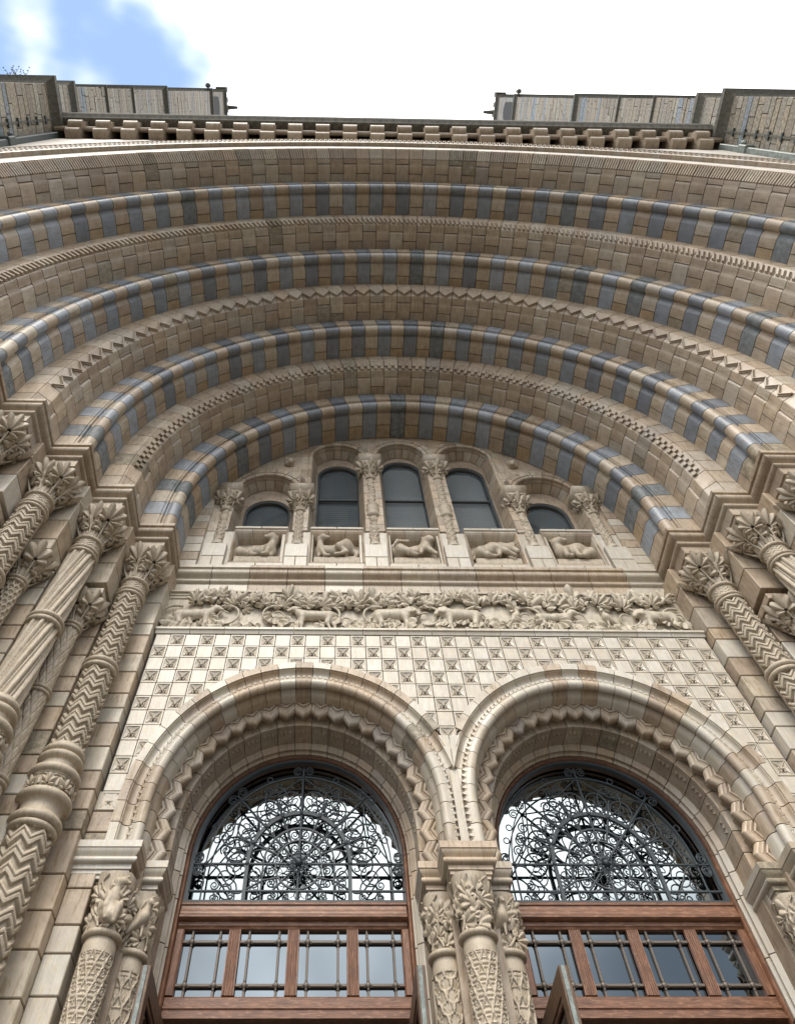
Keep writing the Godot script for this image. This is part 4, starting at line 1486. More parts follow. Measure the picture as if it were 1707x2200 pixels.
# ---------------------------------------------------------------- chequered wall
func rosette_mesh(t: float) -> MB:
	# a tile with a square hollow of four sloping facets, ribs from its corners and a small flower at the centre
	var mb := MB.new()
	var h := t / 2
	var f := h - .013
	for i in 4:
		var r := Basis(Vector3(0, 0, 1), PI / 2 * i)
		var q := func(x: float, y: float, z: float) -> Vector3: return r * Vector3(x, y, z)
		mb.quad(q.call(-h, h, 0), q.call(h, h, 0), q.call(f, f, 0), q.call(-f, f, 0))
		mb.quad(q.call(-h, h, 0), q.call(h, h, 0), q.call(h, h, -.05), q.call(-h, h, -.05))
		# facet: two planes with a shallow valley
		mb.tri(q.call(-f, f, -.003), q.call(0, f, -.008), q.call(0, 0, -.026))
		mb.tri(q.call(0, f, -.008), q.call(f, f, -.003), q.call(0, 0, -.026))
		# rib along the diagonal
		var w := .007
		mb.quad(q.call(f - w, f, -.004), q.call(f, f, .0), q.call(0, 0, -.006), q.call(-w, 0, -.024))
		mb.quad(q.call(f, f, .0), q.call(f, f - w, -.004), q.call(0, -w, -.024), q.call(0, 0, -.006))
	ball(mb, Vector3(0, -.010, -.004), .017, 8)
	for a in [-1.9, -.65, .65, 1.9]:
		var c := Vector3(sin(a) * .026, -.012 - cos(a) * .024, -.008)
		ball(mb, c, .012, 6, Vector3(.8, 1.2, .8))
	return mb

func build_diaper() -> void:
	var t := .16
	var yt := 6.979
	var o := thing("chequered_wall", "cream tiled wall chequered with plain and rosette tiles above the doors", "wall")
	var hole := PackedVector2Array()
	for s in [-1.0, 1.0]:
		var c := pv(arc2(s * DX, DY, 1.43, 0, 360, 72))
		hole = c if hole.is_empty() else Geometry2D.merge_polygons(hole, c)[0]
	var plain := MB.new()
	plain.box(Vector3(-t / 2 + .0035, -t / 2 + .0035, -.05), Vector3(t / 2 - .0035, t / 2 - .0035, 0.0), .003)
	var pm := plain.mesh()
	var rm := rosette_mesh(t - .007).mesh()
	var rm_flat := rosette_mesh(t - .007)
	for j in 12:
		for i in 37:
			var c := Vector2((i - 18) * t, yt - (j + .5) * t)
			var sq := PackedVector2Array([c + Vector2(-t, -t) / 2, c + Vector2(t, -t) / 2, c + Vector2(t, t) / 2, c + Vector2(-t, t) / 2])
			var left := Geometry2D.clip_polygons(sq, hole)
			if left.is_empty(): continue
			var rose := (i + j) % 2 == 1
			if c.y < 5.12: rose = false
			var area := 0.0
			for k in left[0].size():
				area += left[0][k].cross(left[0][(k + 1) % left[0].size()]) / 2
			if absf(area) > t * t * .99:
				if rose: part("rosette_tile", rm, M.pale[2], o, Transform3D(Basis(), Vector3(c.x, c.y, 0)))
				else: part("tile", pm, pale(), o, Transform3D(Basis(), Vector3(c.x, c.y, 0)))
			elif absf(area) > .0006:
				if rose:
					var cut := MB.new()
					for k in range(0, rm_flat.v.size(), 3):
						var A := rm_flat.v[k] + Vector3(c.x, c.y, 0); var B := rm_flat.v[k + 1] + Vector3(c.x, c.y, 0); var D := rm_flat.v[k + 2] + Vector3(c.x, c.y, 0)
						var tri2 := PackedVector2Array([Vector2(A.x, A.y), Vector2(B.x, B.y), Vector2(D.x, D.y)])
						var nn := (B - A).cross(D - A)
						if absf(nn.z) < 1e-8: continue
						for piece in Geometry2D.clip_polygons(tri2, hole):
							var ix := Geometry2D.triangulate_polygon(piece)
							for m in range(0, ix.size(), 3):
								var w := []
								for e in 3:
									var g: Vector2 = piece[ix[m + e]]
									w.append(Vector3(g.x, g.y, A.z - (nn.x * (g.x - A.x) + nn.y * (g.y - A.y)) / nn.z))
								cut.tri(w[0], w[1], w[2])
					part("rosette_tile", cut, M.pale[2], o)
				else:
					var poly: PackedVector2Array = left[0]
					var ins := Geometry2D.offset_polygon(poly, -.0035)
					if ins.size(): part("tile", plate(ins[0], -.05, 0.0), pale(), o)
	# bed of dark mortar behind the tiles
	var bed := Geometry2D.clip_polygons(pv([-3.0, 5.0, 3.0, 5.0, 3.0, 6.98, -3.0, 6.98]), hole)
	for b in bed:
		if not Geometry2D.is_polygon_clockwise(b):
			part("mortar_bed", plate(b, -.2, -.044), M.mortar, o)

# ---------------------------------------------------------------- shafts
func fr(x: float) -> float: return x - floor(x)

func shaft(y0: float, y1: float, ra: float, rb: float, pat: Callable, nt: int, ny: int) -> MB:
	var mb := MB.new()
	var P := PackedVector3Array()
	P.resize(nt * (ny + 1))
	for j in ny + 1:
		var t := float(j) / ny
		var y := lerpf(y0, y1, t)
		var r := lerpf(ra, rb, t)
		for i in nt:
			var a := TAU * i / nt
			var q: float = r + pat.call(a, y, r)
			P[j * nt + i] = Vector3(sin(a) * q, y, cos(a) * q)
	mb.grid(P, nt, ny + 1, true)
	return mb

func lattice(a: float, y: float, r: float) -> float:
	var n := roundf(TAU * r / .075)
	var u := a * n / TAU
	var v := y / .11
	var p := absf(fr(u + v) - .5)
	var q := absf(fr(u - v) - .5)
	var e := maxf(p, q)
	return (.007 if e > .40 else (-.003 + .006 * smoothstep(.24, .1, e))) * r / .08

func lattice_thin(a: float, y: float, r: float) -> float:
	var u := a * 9.0 / TAU
	var v := y / .16
	var p := absf(fr(u + v) - .5)
	var q := absf(fr(u - v) - .5)
	return -.007 * smoothstep(.42, .47, maxf(p, q)) - .002 * smoothstep(.30, .36, maxf(p, q))

func vine(a: float, y: float, r: float) -> float:
	var n: FastNoiseLite = FX.vine
	var s := n.get_noise_3d(sin(a) * r * 60.0, y * 60.0, cos(a) * r * 60.0)
	var w := absf(fr(a / TAU * 2.0 + y * 2.2) - .5)
	return (.010 * smoothstep(-.02, .22, s) - .006 + (.008 if w < .07 else 0.0)) * r / .075

func zigzag(a: float, y: float, _r: float) -> float:
	var z := absf(fr(a * 7.0 / TAU) * 2.0 - 1.0)
	var f := fr(y / .125 - z * .52)
	if f < .30: return .006 + .004 * (f / .30)
	if f < .40: return -.004
	if f < .62: return .009
	if f < .70: return -.002
	return -.030 + .016 * z

func spiral(a: float, y: float, _r: float) -> float:
	var f := fr((a + FX.twist * y * 1.35) * 10.0 / TAU)
	if f < .62: return .018 * sin(f / .62 * PI) - .004
	return -.012 + .012 * smoothstep(.12, .02, absf(f - .80))

func dimples(a: float, y: float, _r: float) -> float:
	var v := y / .062
	var row := floorf(v)
	var u := a * 10.0 / TAU + .5 * fmod(row, 2.0)
	var d := Vector2((fr(u) - .5) * 1.0, (fr(v) - .5) * 1.0).length()
	return -.016 * smoothstep(.44, .30, d) + .010 * smoothstep(.22, .05, d)

func scales(a: float, y: float, r: float) -> float:
	var n := roundf(TAU * r / .078)
	var best := -1.0
	var out := 0.0
	var h := .066
	for k in 2:
		var row := floorf(y / h) - k
		var u := a * n / TAU + .5 * fmod(absf(row), 2.0)
		var dx := (fr(u) - .5)
		var dy := (y / h - row) * .72
		var q := Vector2(dx * 2.0, dy)
		var d := q.length()
		if d < 1.0 and best < 0.0:
			best = 1.0
			var ray := absf(sin(atan2(q.x, q.y) * 5.0))
			out = .007 if d > .80 else (-.006 + .007 * ray * d)
	return out

func branches(a: float, y: float, r: float) -> float:
	var n := roundf(TAU * r / .07)
	var u := a * n / TAU
	var v := y / .20
	var w := .5 * sin(v * TAU) * .5
	var p := absf(fr(u + w) - .5)
	var q := absf(fr(u - w + .5) - .5)
	var e := maxf(p, q)
	var tip := absf(fr(y / .06 + absf(p - q) * 2.0) - .5)
	return (.009 if e > .40 else (-.004 + (.007 if tip < .14 else 0.0)))

func reticule(a: float, y: float, r: float) -> float:
	var n := roundf(TAU * r / .062)
	var u := a * n / TAU
	var v := y / .17
	var p := absf(fr(u + v) - .5)
	var q := absf(fr(u - v) - .5)
	var e := maxf(p, q)
	if e > .41: return .007
	var c := Vector2(fr(u + v) - .5, fr(u - v) - .5)
	var s := absf(sin(a * n * 2.0))
	return -.005 + (.008 if (absf(c.x - c.y) < .09 or (absf(absf(c.x - c.y) - .3) < .06)) else .002 * s)

func plain(_a: float, _y: float, _r: float) -> float: return 0.0

func rings(mb: MB, list: Array, r: float, k := 36) -> void:
	# [y, bulge, half height] rolls on a shaft
	for q in list:
		lathe(mb, pv([r - .02, q[0] - q[2]] + arc2(r + q[1] - q[2] * .7, q[0], q[2], -90, 90, 7) + [r - .02, q[0] + q[2]]), k)

# ---------------------------------------------------------------- jamb columns
func big_column(s: float, k: int, pat: Callable, label: String) -> void:
	var o := thing("jamb_column", label, "column", "carved columns of the portal jambs", Vector3(s * (3.258 + DR * k), 0, .318 + DZ * k))
	var r := .137
	FX.twist = s
	var rg := MB.new()
	rings(rg, [[7.335, .018, .020], [7.175, .024, .018], [7.135, .018, .018], [6.205, .030, .026], [6.15, .026, .024]], r)
	part("ring", rg, M.carve, o)
	part("necking", shaft(7.19, 7.32, r - .006, r - .004, zigzag_fine, 84, 18), M.carve, o)
	part("shaft", shaft(6.225, 7.115, r, r - .004, pat, 150, 190), M.carve, o)
	part("shaft", shaft(5.30, 6.13, r + .004, r, pat, 150, 180), M.carve, o)
	capital(o, 7.35, 7.752, .125, .20, 8, M.carve, true)
	var kn := MB.new()
	lathe(kn, pv([.12, 5.34, .15, 5.33] + arc2(.148, 5.285, .028, 80, -80, 6) + [.15, 5.25] + arc2(.158, 5.215, .028, 80, -80, 6) + [.150, 5.18, .150, 5.14, .165, 5.125] + arc2(.175, 5.085, .034, 70, -80, 6) + [.176, 5.04]), 40)
	lathe(kn, pv([.176, 4.93] + arc2(.182, 4.885, .034, 80, -80, 7) + [.172, 4.845, .160, 4.83, .158, 4.78, .168, 4.765] + arc2(.172, 4.72, .032, 70, -90, 6) + arc2(.164, 4.665, .022, 90, -90, 5) + [.12, 4.64]), 40)
	part("knop", kn, M.carve, o)
	var band := MB.new()
	lathe(band, pv([.172, 5.05, .180, 5.0, .180, 4.96, .174, 4.92]), 32)
	var bd := part("leaf_band", band, M.carve_dark, o)
	for i in 8:
		var a := TAU * i / 8.0 + .2
		for h in 2:
			var t := Basis(Vector3.UP, a + h * TAU / 16) * Basis(Vector3(1, 0, 0), .12) * Basis(Vector3(0, 0, 1), 0.0 if h == 0 else PI) * Basis().scaled(Vector3(.085, .078, .085))
			part("leaf", FX.palm5, M.carve, bd, Transform3D(t, Vector3(sin(a + h * TAU / 16) * .179, 4.94 if h == 0 else 5.02, cos(a + h * TAU / 16) * .179)))
	part("lower_shaft", shaft(3.0, 4.65, r + .026, r + .020, pat if pat != spiral else zigzag, 150, 280), M.carve, o)
	var lo := MB.new()
	lathe(lo, pv([r + .02, 3.02, r + .02, 1.0, r + .07, .95, r + .08, .85, r + .04, .8, r + .1, .7, r + .12, .6, r + .12, .0]), 32)
	part("base", lo, M.carve, o)

func zigzag_fine(a: float, y: float, _r: float) -> float:
	var z := absf(fr(a * 9.0 / TAU) * 2.0 - 1.0)
	return .004 if fr(y / .035 - z * 1.1) < .5 else -.004

func nook_column(s: float, j: int, pat: Callable, label: String) -> void:
	var o := thing("nook_column", label, "column", "slender columns set back in the jambs", Vector3(s * (3.60 + DR * j), 0, .545 + DZ * j))
	var r := .090
	var rg := MB.new()
	rings(rg, [[6.49, .016, .018], [6.45, .012, .016], [5.735, .018, .018], [5.70, .014, .016], [4.92, .018, .018], [4.885, .014, .016]], r, 30)
	part("ring", rg, M.carve, o)
	part("shaft", shaft(5.72, 6.46, r, r, pat, 96, 130), M.carve, o)
	part("shaft", shaft(4.90, 5.70, r, r, pat, 96, 130), M.carve, o)
	part("shaft", shaft(3.4, 4.89, r, r, pat, 96, 200), M.carve, o)
	var lo := MB.new()
	lathe(lo, pv([r, 3.42, r, .9, r + .05, .85, r + .06, .6, r + .06, 0]), 24)
	part("base", lo, M.carve, o)
	capital(o, 6.50, 6.85, .085, .150, 7, M.carve)

func build_columns() -> void:
	var Z: Callable = zigzag
	var SP: Callable = spiral
	big_column(-1, 0, Z, "left jamb column with zigzag shaft, nearest to the tiled wall")
	big_column(-1, 1, SP, "left jamb column with a twisted fluted upper shaft")
	big_column(-1, 2, Z, "left jamb column with zigzag shaft, outside the twisted one")
	big_column(-1, 3, SP, "outermost left capital and column cut by the photo's edge")
	big_column(1, 0, Z, "right jamb column with zigzag shaft, nearest to the tiled wall")
	big_column(1, 1, SP, "right jamb column with a twisted fluted upper shaft")
	big_column(1, 2, Z, "outermost right capital and column cut by the photo's edge")
	nook_column(-1, 0, lattice_thin, "slender lattice column between the left zigzag and twisted columns")
	nook_column(-1, 1, dimples, "slender honeycomb dimpled column behind the left twisted column")
	nook_column(1, 0, lattice_thin, "slender column between the right zigzag and twisted columns")

# ---------------------------------------------------------------- doors
func door_profile(ro: float) -> PackedVector2Array:
	var a := [1.463, .010, 1.393, .010, 1.390, -.006, 1.383, -.006] + arc2(1.335, -.003, .046, 0, -180, 7) + [1.285, -.006]
	a += arc2(1.237, -.04, .047, 50, 262, 9) + [1.215, -.092, 1.205, -.105, 1.182, -.12, 1.166, -.15, 1.160, -.236]
	var o := PackedVector2Array()
	if ro < 1.462:
		o.append(Vector2(ro, -.236)); o.append(Vector2(ro, -.05))
	else:
		o.append(Vector2(1.463, -.236))
	for i in range(0, a.size(), 2):
		if a[i] <= ro + .0001: o.append(Vector2(a[i], a[i + 1]))
	return o

func teeth(mb: MB, F: Callable, n: int) -> void:
	for i in n:
		var c := (i + .5) / n - .5
		var w := .36 / n
		var z0 := -.035
		var A: Vector3 = F.call(c - w, 1.276, .0); var B: Vector3 = F.call(c + w, 1.276, .0); var T: Vector3 = F.call(c, 1.318, -.012)
		var A2: Vector3 = F.call(c - w, 1.270, z0); var B2: Vector3 = F.call(c + w, 1.270, z0); var T2: Vector3 = F.call(c, 1.312, -.055)
		mb.tri(A, T, B); mb.quad(A, A2, T2, T); mb.quad(B, T, T2, B2)

func chevron(F: Callable) -> MB:
	# one block of the chevron order; F maps (u in -.5 .5, r, z) to a point
	var mb := MB.new()
	var p := pv([1.30, -.238, 1.155, -.238, 1.150, -.226, 1.138, -.222, 1.128, -.226, 1.125, -.240, 1.116, -.240, 1.112, -.228, 1.100, -.224, 1.092, -.230] + arc2(1.070, -.268, .038, 75, 250, 7) + [1.075, -.33, 1.075, -.362])
	var us := [-.485, -.25, 0.0, .25, .485]
	for i in p.size() - 1:
		for j in 4:
			var q := []
			for e in [[p[i], us[j]], [p[i + 1], us[j]], [p[i + 1], us[j + 1]], [p[i], us[j + 1]]]:
				var g: Vector2 = e[0]
				q.append(F.call(e[1], g.x + (.0 if g.x > 1.2 else .052 * absf(e[1]) * 2.0 - .008), g.y + .012 * absf(e[1])))
			mb.quad(q[0], q[1], q[2], q[3])
	for e in [-.485, .485]:
		for i in range(1, p.size() - 2):
			mb.tri(F.call(e, p[0].x, p[0].y), F.call(e, p[i].x + .044, p[i].y + .006), F.call(e, p[i + 1].x + .044, p[i + 1].y + .006))
	return mb

func build_doors() -> void:
	FX.iron_scroll = scroll_mesh()
	for s in [-1.0, 1.0]:
		var side := "left" if s < 0 else "right"
		var cx: float = s * DX
		var yi := 4.787
		# outer order
		var o1 := thing("door_arch", "roll moulded outer arch with sawtooth edge over the %s doorway" % side, "arch", "outer door arches", Vector3(cx, DY, 0))
		var n := 25
		var w := PI / n
		var g := w * .483
		for i in n:
			var a := -PI / 2 + w * (i + .5)
			var toward := maxf(absf(a - g), absf(a + g)) if a * s < 0 else 0.0
			var ro := 1.463
			if toward > .5 and 1.463 * sin(minf(toward, PI / 2)) > 1.346:
				ro = 1.346 / sin(minf(toward, PI / 2))
			var key := "dv%.3f" % ro
			if not FX.has(key):
				var mb := arc_piece(door_profile(ro), -g, g, 3)
				teeth(mb, func(u, r, z): return Vector3(r * sin(u * w), r * cos(u * w), z), 3)
				FX[key] = mb.mesh()
			part("voussoir", FX[key], buff() if rng.randf() < .6 else pale(), o1, Transform3D(Basis(Vector3(0, 0, 1), -a), Vector3.ZERO))
		var hh := (DY - yi) / 2
		for e in [-1.0, 1.0]:
			var inner: bool = e * s < 0
			for q in 2:
				var y0 := -hh * (q + 1) + .004
				var y1 := -hh * q - .004
				var mb := straight_order(door_profile(1.346 if inner else 1.463), e, y0, y1)
				teeth(mb, func(u, r, z): return Vector3(e * r, lerpf(y0, y1, u + .5), z), 3)
				part("voussoir", mb, buff() if rng.randf() < .6 else pale(), o1)
		# chevron order
		var o2 := thing("chevron_arch", "deeply cut chevron arch order over the %s doorway" % side, "arch", "chevron arches", Vector3(cx, DY, 0))
		n = 21
		var w2 := PI / n
		var cm := chevron(func(u, r, z): return Vector3(r * sin(u * w2), r * cos(u * w2), z)).mesh()
		for i in n:
			part("voussoir", cm, buff(), o2, Transform3D(Basis(Vector3(0, 0, 1), -(-PI / 2 + w2 * (i + .5))), Vector3.ZERO))
		for e in [-1.0, 1.0]:
			for q in 2:
				var y0 := -hh * (q + 1)
				var y1 := -hh * q
				part("voussoir", chevron(func(u, r, z): return Vector3(e * r, lerpf(y0, y1, u + .5), z)), buff(), o2)
		# plain soffit ring and inner ring; both run down as jambs
		var o3 := thing("door_reveal", "plain jointed reveal of the %s doorway behind the chevrons" % side, "reveal", "door reveals", Vector3(cx, DY, 0))
		n = 19
		var w3 := PI / n
		var p3 := pv([1.24, -.366, 1.023, -.366, 1.018, -.371, 1.018, -.617, 1.24, -.617])
		var p4 := pv([1.24, -.621, 1.012, -.621, 1.000, -.630] + arc2(1.0, -.66, .03, 160, 240, 4) + [.968, -.70, .957, -.705, .957, -.745, 1.24, -.745])
		var m3 := arc_piece(p3, -w3 * .482, w3 * .482, 3)
		for q in 3:
			var ang := w3 * (-.25 + .25 * q)
			var F := func(u: float, r: float, z: float) -> Vector3: return Vector3(r * sin(u), r * cos(u), z)
			m3.tri(F.call(ang - .018, 1.0175, -.43), F.call(ang + .018, 1.0175, -.43), F.call(ang, 1.004, -.47))
			m3.tri(F.call(ang - .018, 1.0175, -.43), F.call(ang, 1.004, -.47), F.call(ang, 1.0175, -.485))
			m3.tri(F.call(ang + .018, 1.0175, -.43), F.call(ang, 1.0175, -.485), F.call(ang, 1.004, -.47))
		var m3m := m3.mesh()
		var m4m := arc_piece(p4, -w3 * .482, w3 * .482, 3).mesh()
		for i in n:
			var t := Transform3D(Basis(Vector3(0, 0, 1), -(-PI / 2 + w3 * (i + .5))), Vector3.ZERO)
			part("soffit_block", m3m, buff(), o3, t)
			part("inner_voussoir", m4m, buff(), o3, t)
		for e in [-1.0, 1.0]:
			var y := 0.0
			var first := true
			while y > -DY + .05:
				var h := .178 if y > -.3 else rng.randf_range(.30, .46)
				if y - h < -DY: h = y + DY
				part("soffit_block", straight_order(p3, e, y - h + .004, y - .004), buff(), o3)
				part("inner_voussoir", straight_order(p4, e, y - h + .004, y - .004), buff() if rng.randf() < .6 else pale(), o3)
				y -= h
		joinery(s, cx, side)
		grille(s, cx, side)
	# rubble behind the arches, and the stone in the fork between them
	var rub := MB.new()
	for b in Geometry2D.clip_polygons(pv([-3.2, DY, 0, DY, 0, 8.25, -3.2, 8.25]), pv(arc2(-DX, DY, 1.25, 0, 360, 72))):
		rub.add(plate(b, -.75, -.255))
	for b in Geometry2D.clip_polygons(pv([.001, DY, 3.2, DY, 3.2, 8.25, .001, 8.25]), pv(arc2(DX, DY, 1.25, 0, 360, 72))):
		rub.add(plate(b, -.75, -.255))
	rub.box(Vector3(-3.3, 4.31, -1.0), Vector3(3.3, 8.35, -.92))
	tag(part("wall_core", rub, M.mortar), "dark mortar core of the wall over the doors", "masonry")
	var fk := thing("fork_stone", "pale fork stones where the two door arches meet", "stone")
	part("block", plate(pv([0, 5.44, .045, 5.585, .092, 5.71, .105, 5.76, .003, 5.76, .003, 5.5]), -.10, .004), M.pale[0], fk)
	part("block", plate(pv([0, 5.44, -.003, 5.5, -.003, 5.76, -.105, 5.76, -.092, 5.71, -.045, 5.585]), -.10, .004), M.pale[3], fk)
	part("block", plate(pv([-.11, 5.15, .11, 5.15, .11, 5.75, -.11, 5.75]), -.20, -.056), M.pale[3], fk)
	part("block", plate(pv([-.035, 4.8, .035, 4.8, .035, 5.44, -.035, 5.44]), -.20, -.03), M.pale[3], fk)
	# jambs, imposts and columns of the doors
	var pr := pv([-.24, 4.787, .05, 4.787, .05, 4.738, .042, 4.733, .042, 4.727, .030, 4.705, .014, 4.688] + arc2(.012, 4.662, .022, 75, -80, 5) + [.0, 4.636, 0.0, 4.606, -.012, 4.602, -.012, 4.578, -.024, 4.572, -.024, 4.55, -.24, 4.55])
	var paths := [
		[[Vector2(-2.99, .01), Vector2(-DX - 1.20, .01), Vector2(-DX - 1.20, -.25), Vector2(-DX - 1.03, -.25), Vector2(-DX - 1.03, -.62)], "left"],
		[[Vector2(-DX + 1.03, -.62), Vector2(-DX + 1.03, -.25), Vector2(-DX + 1.18, -.25), Vector2(-DX + 1.18, .01), Vector2(DX - 1.18, .01), Vector2(DX - 1.18, -.25), Vector2(DX - 1.03, -.25), Vector2(DX - 1.03, -.62)], "central"],
		[[Vector2(DX + 1.03, -.62), Vector2(DX + 1.03, -.25), Vector2(DX + 1.20, -.25), Vector2(DX + 1.20, .01), Vector2(2.99, .01)], "right"]]
	for q in paths:
		var o := thing("door_impost", "moulded stepped impost block on the %s door columns" % q[1], "impost", "door imposts")
		var pts: Array = q[0]
		var outs := []
		for i in pts.size() - 1:
			var d: Vector2 = (pts[i + 1] - pts[i]).normalized()
			outs.append(Vector2(d.y, d.x) if absf(d.x) > .5 and false else (Vector2(0, 1) if absf(d.x) > .5 else Vector2(1.0 if d.y > 0 else -1.0, 0)))
		# side faces look into the nearer doorway
		for i in pts.size() - 1:
			if absf(outs[i].x) > .5:
				var mx: float = pts[i].x
				var target := -DX if mx < 0 else DX
				outs[i] = Vector2(signf(target - mx), 0)
		for i in pts.size() - 1:
			var ma: Vector2 = outs[i] if i == 0 else outs[i] + outs[i - 1]
			var mb2: Vector2 = outs[i] if i == pts.size() - 2 else outs[i] + outs[i + 1]
			part("moulded_block", run_piece(pr, pts[i], pts[i + 1], outs[i], ma, mb2), buff() if i % 2 else pale(), o)
	var jb := thing("door_jamb_masonry", "coursed stones behind and beside the doorway columns", "masonry")
	for s in [-1.0, 1.0]:
		var y := 5.22
		while y > 0.1:
			var h := [.17, .20, .235][rng.randi() % 3] as float
			var lo := Vector3(2.80, y - h + .008, -.24)
			var hi := Vector3(2.984, y, -.004)
			if s < 0:
				lo.x = -2.984; hi.x = -2.80
			stone(jb, lo, hi, pale() if rng.randf() < .6 else buff())
			y -= h
	var bk := MB.new()
	for s in [-1.0, 1.0]:
		bk.box(Vector3(minf(s * 2.5, s * 3.05), 0, -.9), Vector3(maxf(s * 2.5, s * 3.05), 4.7, -.18))
		bk.box(Vector3(minf(s * 2.36, s * 2.5), 0, -.76), Vector3(maxf(s * 2.36, s * 2.5), 4.7, -.44))
	bk.box(Vector3(-.17, 0, -.76), Vector3(.17, 4.7, -.16))
	bk.box(Vector3(-.32, 0, -.80), Vector3(.32, 4.7, -.44))
	part("backing", bk, M.buff[3], jb)
	door_column(Vector3(-2.635, 0, -.055), .108, reticule, "monkey", "left door column with a seated beast on its capital")
	door_column(Vector3(-2.475, 0, -.30), .100, branches, "bird", "left inner door column with a bird on its capital")
	door_column(Vector3(-.225, 0, -.30), .098, scales, "", "door column with fan scaled shaft, left of the central shaft")
	door_column(Vector3(-.02, 0, -.045), .108, reticule, "", "central door column with leafy capital between the two doorways")
	door_column(Vector3(.225, 0, -.30), .098, branches, "bird", "door column with fronded shaft, right of the central shaft")
	door_column(Vector3(2.475, 0, -.30), .100, scales, "", "right inner door column partly hidden behind the impost")
	door_column(Vector3(2.635, 0, -.055), .108, branches, "", "right outer door column at the edge of the photo")
	# what closes the openings: a dim hall
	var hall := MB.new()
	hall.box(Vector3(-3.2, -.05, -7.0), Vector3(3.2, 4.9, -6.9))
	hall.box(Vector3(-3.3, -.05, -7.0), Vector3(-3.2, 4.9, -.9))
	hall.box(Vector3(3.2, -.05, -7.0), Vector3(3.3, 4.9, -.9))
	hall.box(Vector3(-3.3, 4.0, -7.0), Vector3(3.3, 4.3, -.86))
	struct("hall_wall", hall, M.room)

func door_column(at: Vector3, r: float, pat: Callable, animal: String, label: String) -> void:
	var o := thing("door_column", label, "column", "columns beside the doorways", at)
	var rg := MB.new()
	rings(rg, [[4.175, .026, .020]], r, 32)
	lathe(rg, pv([r, 4.06, r + .006, 4.065, r + .006, 4.12, r - .002, 4.16]), 32)
	part("ring", rg, M.carve, o)
	part("shaft", shaft(3.05, 4.075, r, r, pat, 130, 240), M.carve, o)
	var lo := MB.new()
	lathe(lo, pv([r, 3.07, r, .8, r + .05, .7, r + .06, .5, r + .06, 0]), 24)
	part("base", lo, M.carve, o)
	# carved basket: bell, stems, leaves
	var b := MB.new()
	lathe(b, pv([r * .98, 4.19, r * 1.0, 4.27, r * 1.10, 4.40, r * 1.22, 4.48, r * 1.28, 4.553]), 24, Vector3.ZERO, .35)
	var c := part("capital", b, M.carve, o)
	for i in 9:
		var st := MB.new()
		var a := TAU * i / 9.0
		var pts := PackedVector3Array()
		for j in 14:
			var t := j / 13.0
			var aa := a + .55 * sin(t * 5.5 + i)
			var rr := r * (1.02 + .26 * t * t) + .012
			pts.append(Vector3(sin(aa) * rr, 4.20 + .33 * t, cos(aa) * rr))
		tube(st, pts, .011, 5, .008)
		part("stem", st, M.carve, c)
	for i in 40:
		var a := TAU * fr(i * .618034) + rng.randf_range(-.15, .15)
		var y := 4.215 + .235 * i / 39.0
		var t := (y - 4.2) / .35
		var rr := r * (1.03 + .27 * t * t) + .006
		var sc := rng.randf_range(.08, .115)
		var B := Basis(Vector3.UP, a) * Basis(Vector3(1, 0, 0), rng.randf_range(-.05, .28)) * Basis(Vector3(0, 0, 1), rng.randf_range(-1.7, 1.7)) * Basis().scaled(Vector3(sc, sc, sc * .7))
		part("leaf", [FX.palm5, FX.palm3, FX.palm7][i % 3], M.carve, c, Transform3D(B, Vector3(sin(a) * rr, y, cos(a) * rr)))
	if animal:
		if not FX.has("cap" + animal):
			FX["cap" + animal] = blob(beast(animal), .0075, .022).mesh()
		var tilt := .35 if at.x < 0 else -.55
		var m := part("carved_animal", FX["cap" + animal], M.carve, o, Transform3D(Basis(Vector3.UP, tilt) * Basis().scaled(Vector3(.82, .82, .82)), Vector3(.03 * signf(-at.x), 4.205, r * 1.02 + .01)))

func flat_run(p: PackedVector2Array, a: Vector3, b: Vector3, ux: Vector3, uy: Vector3) -> MB:
	return prism(p, [a, ux, uy], [b, ux, uy])

func reeds(w: float, n: int, base: float, h: float) -> PackedVector2Array:
	var a := [-w / 2, -.03]
	var e := .010
	a += [-w / 2, base, -w / 2 + e, base]
	var q := (w - 2 * e) / n
	for i in n:
		var c := -w / 2 + e + q * (i + .5)
		a += [c - q * .42, base - .004] + arc2(c, base - .004, q * .36, 180, 0, 4) + [c + q * .42, base - .004]
	a += [w / 2 - e, base, w / 2, base, w / 2, -.03]
	return pv(a)

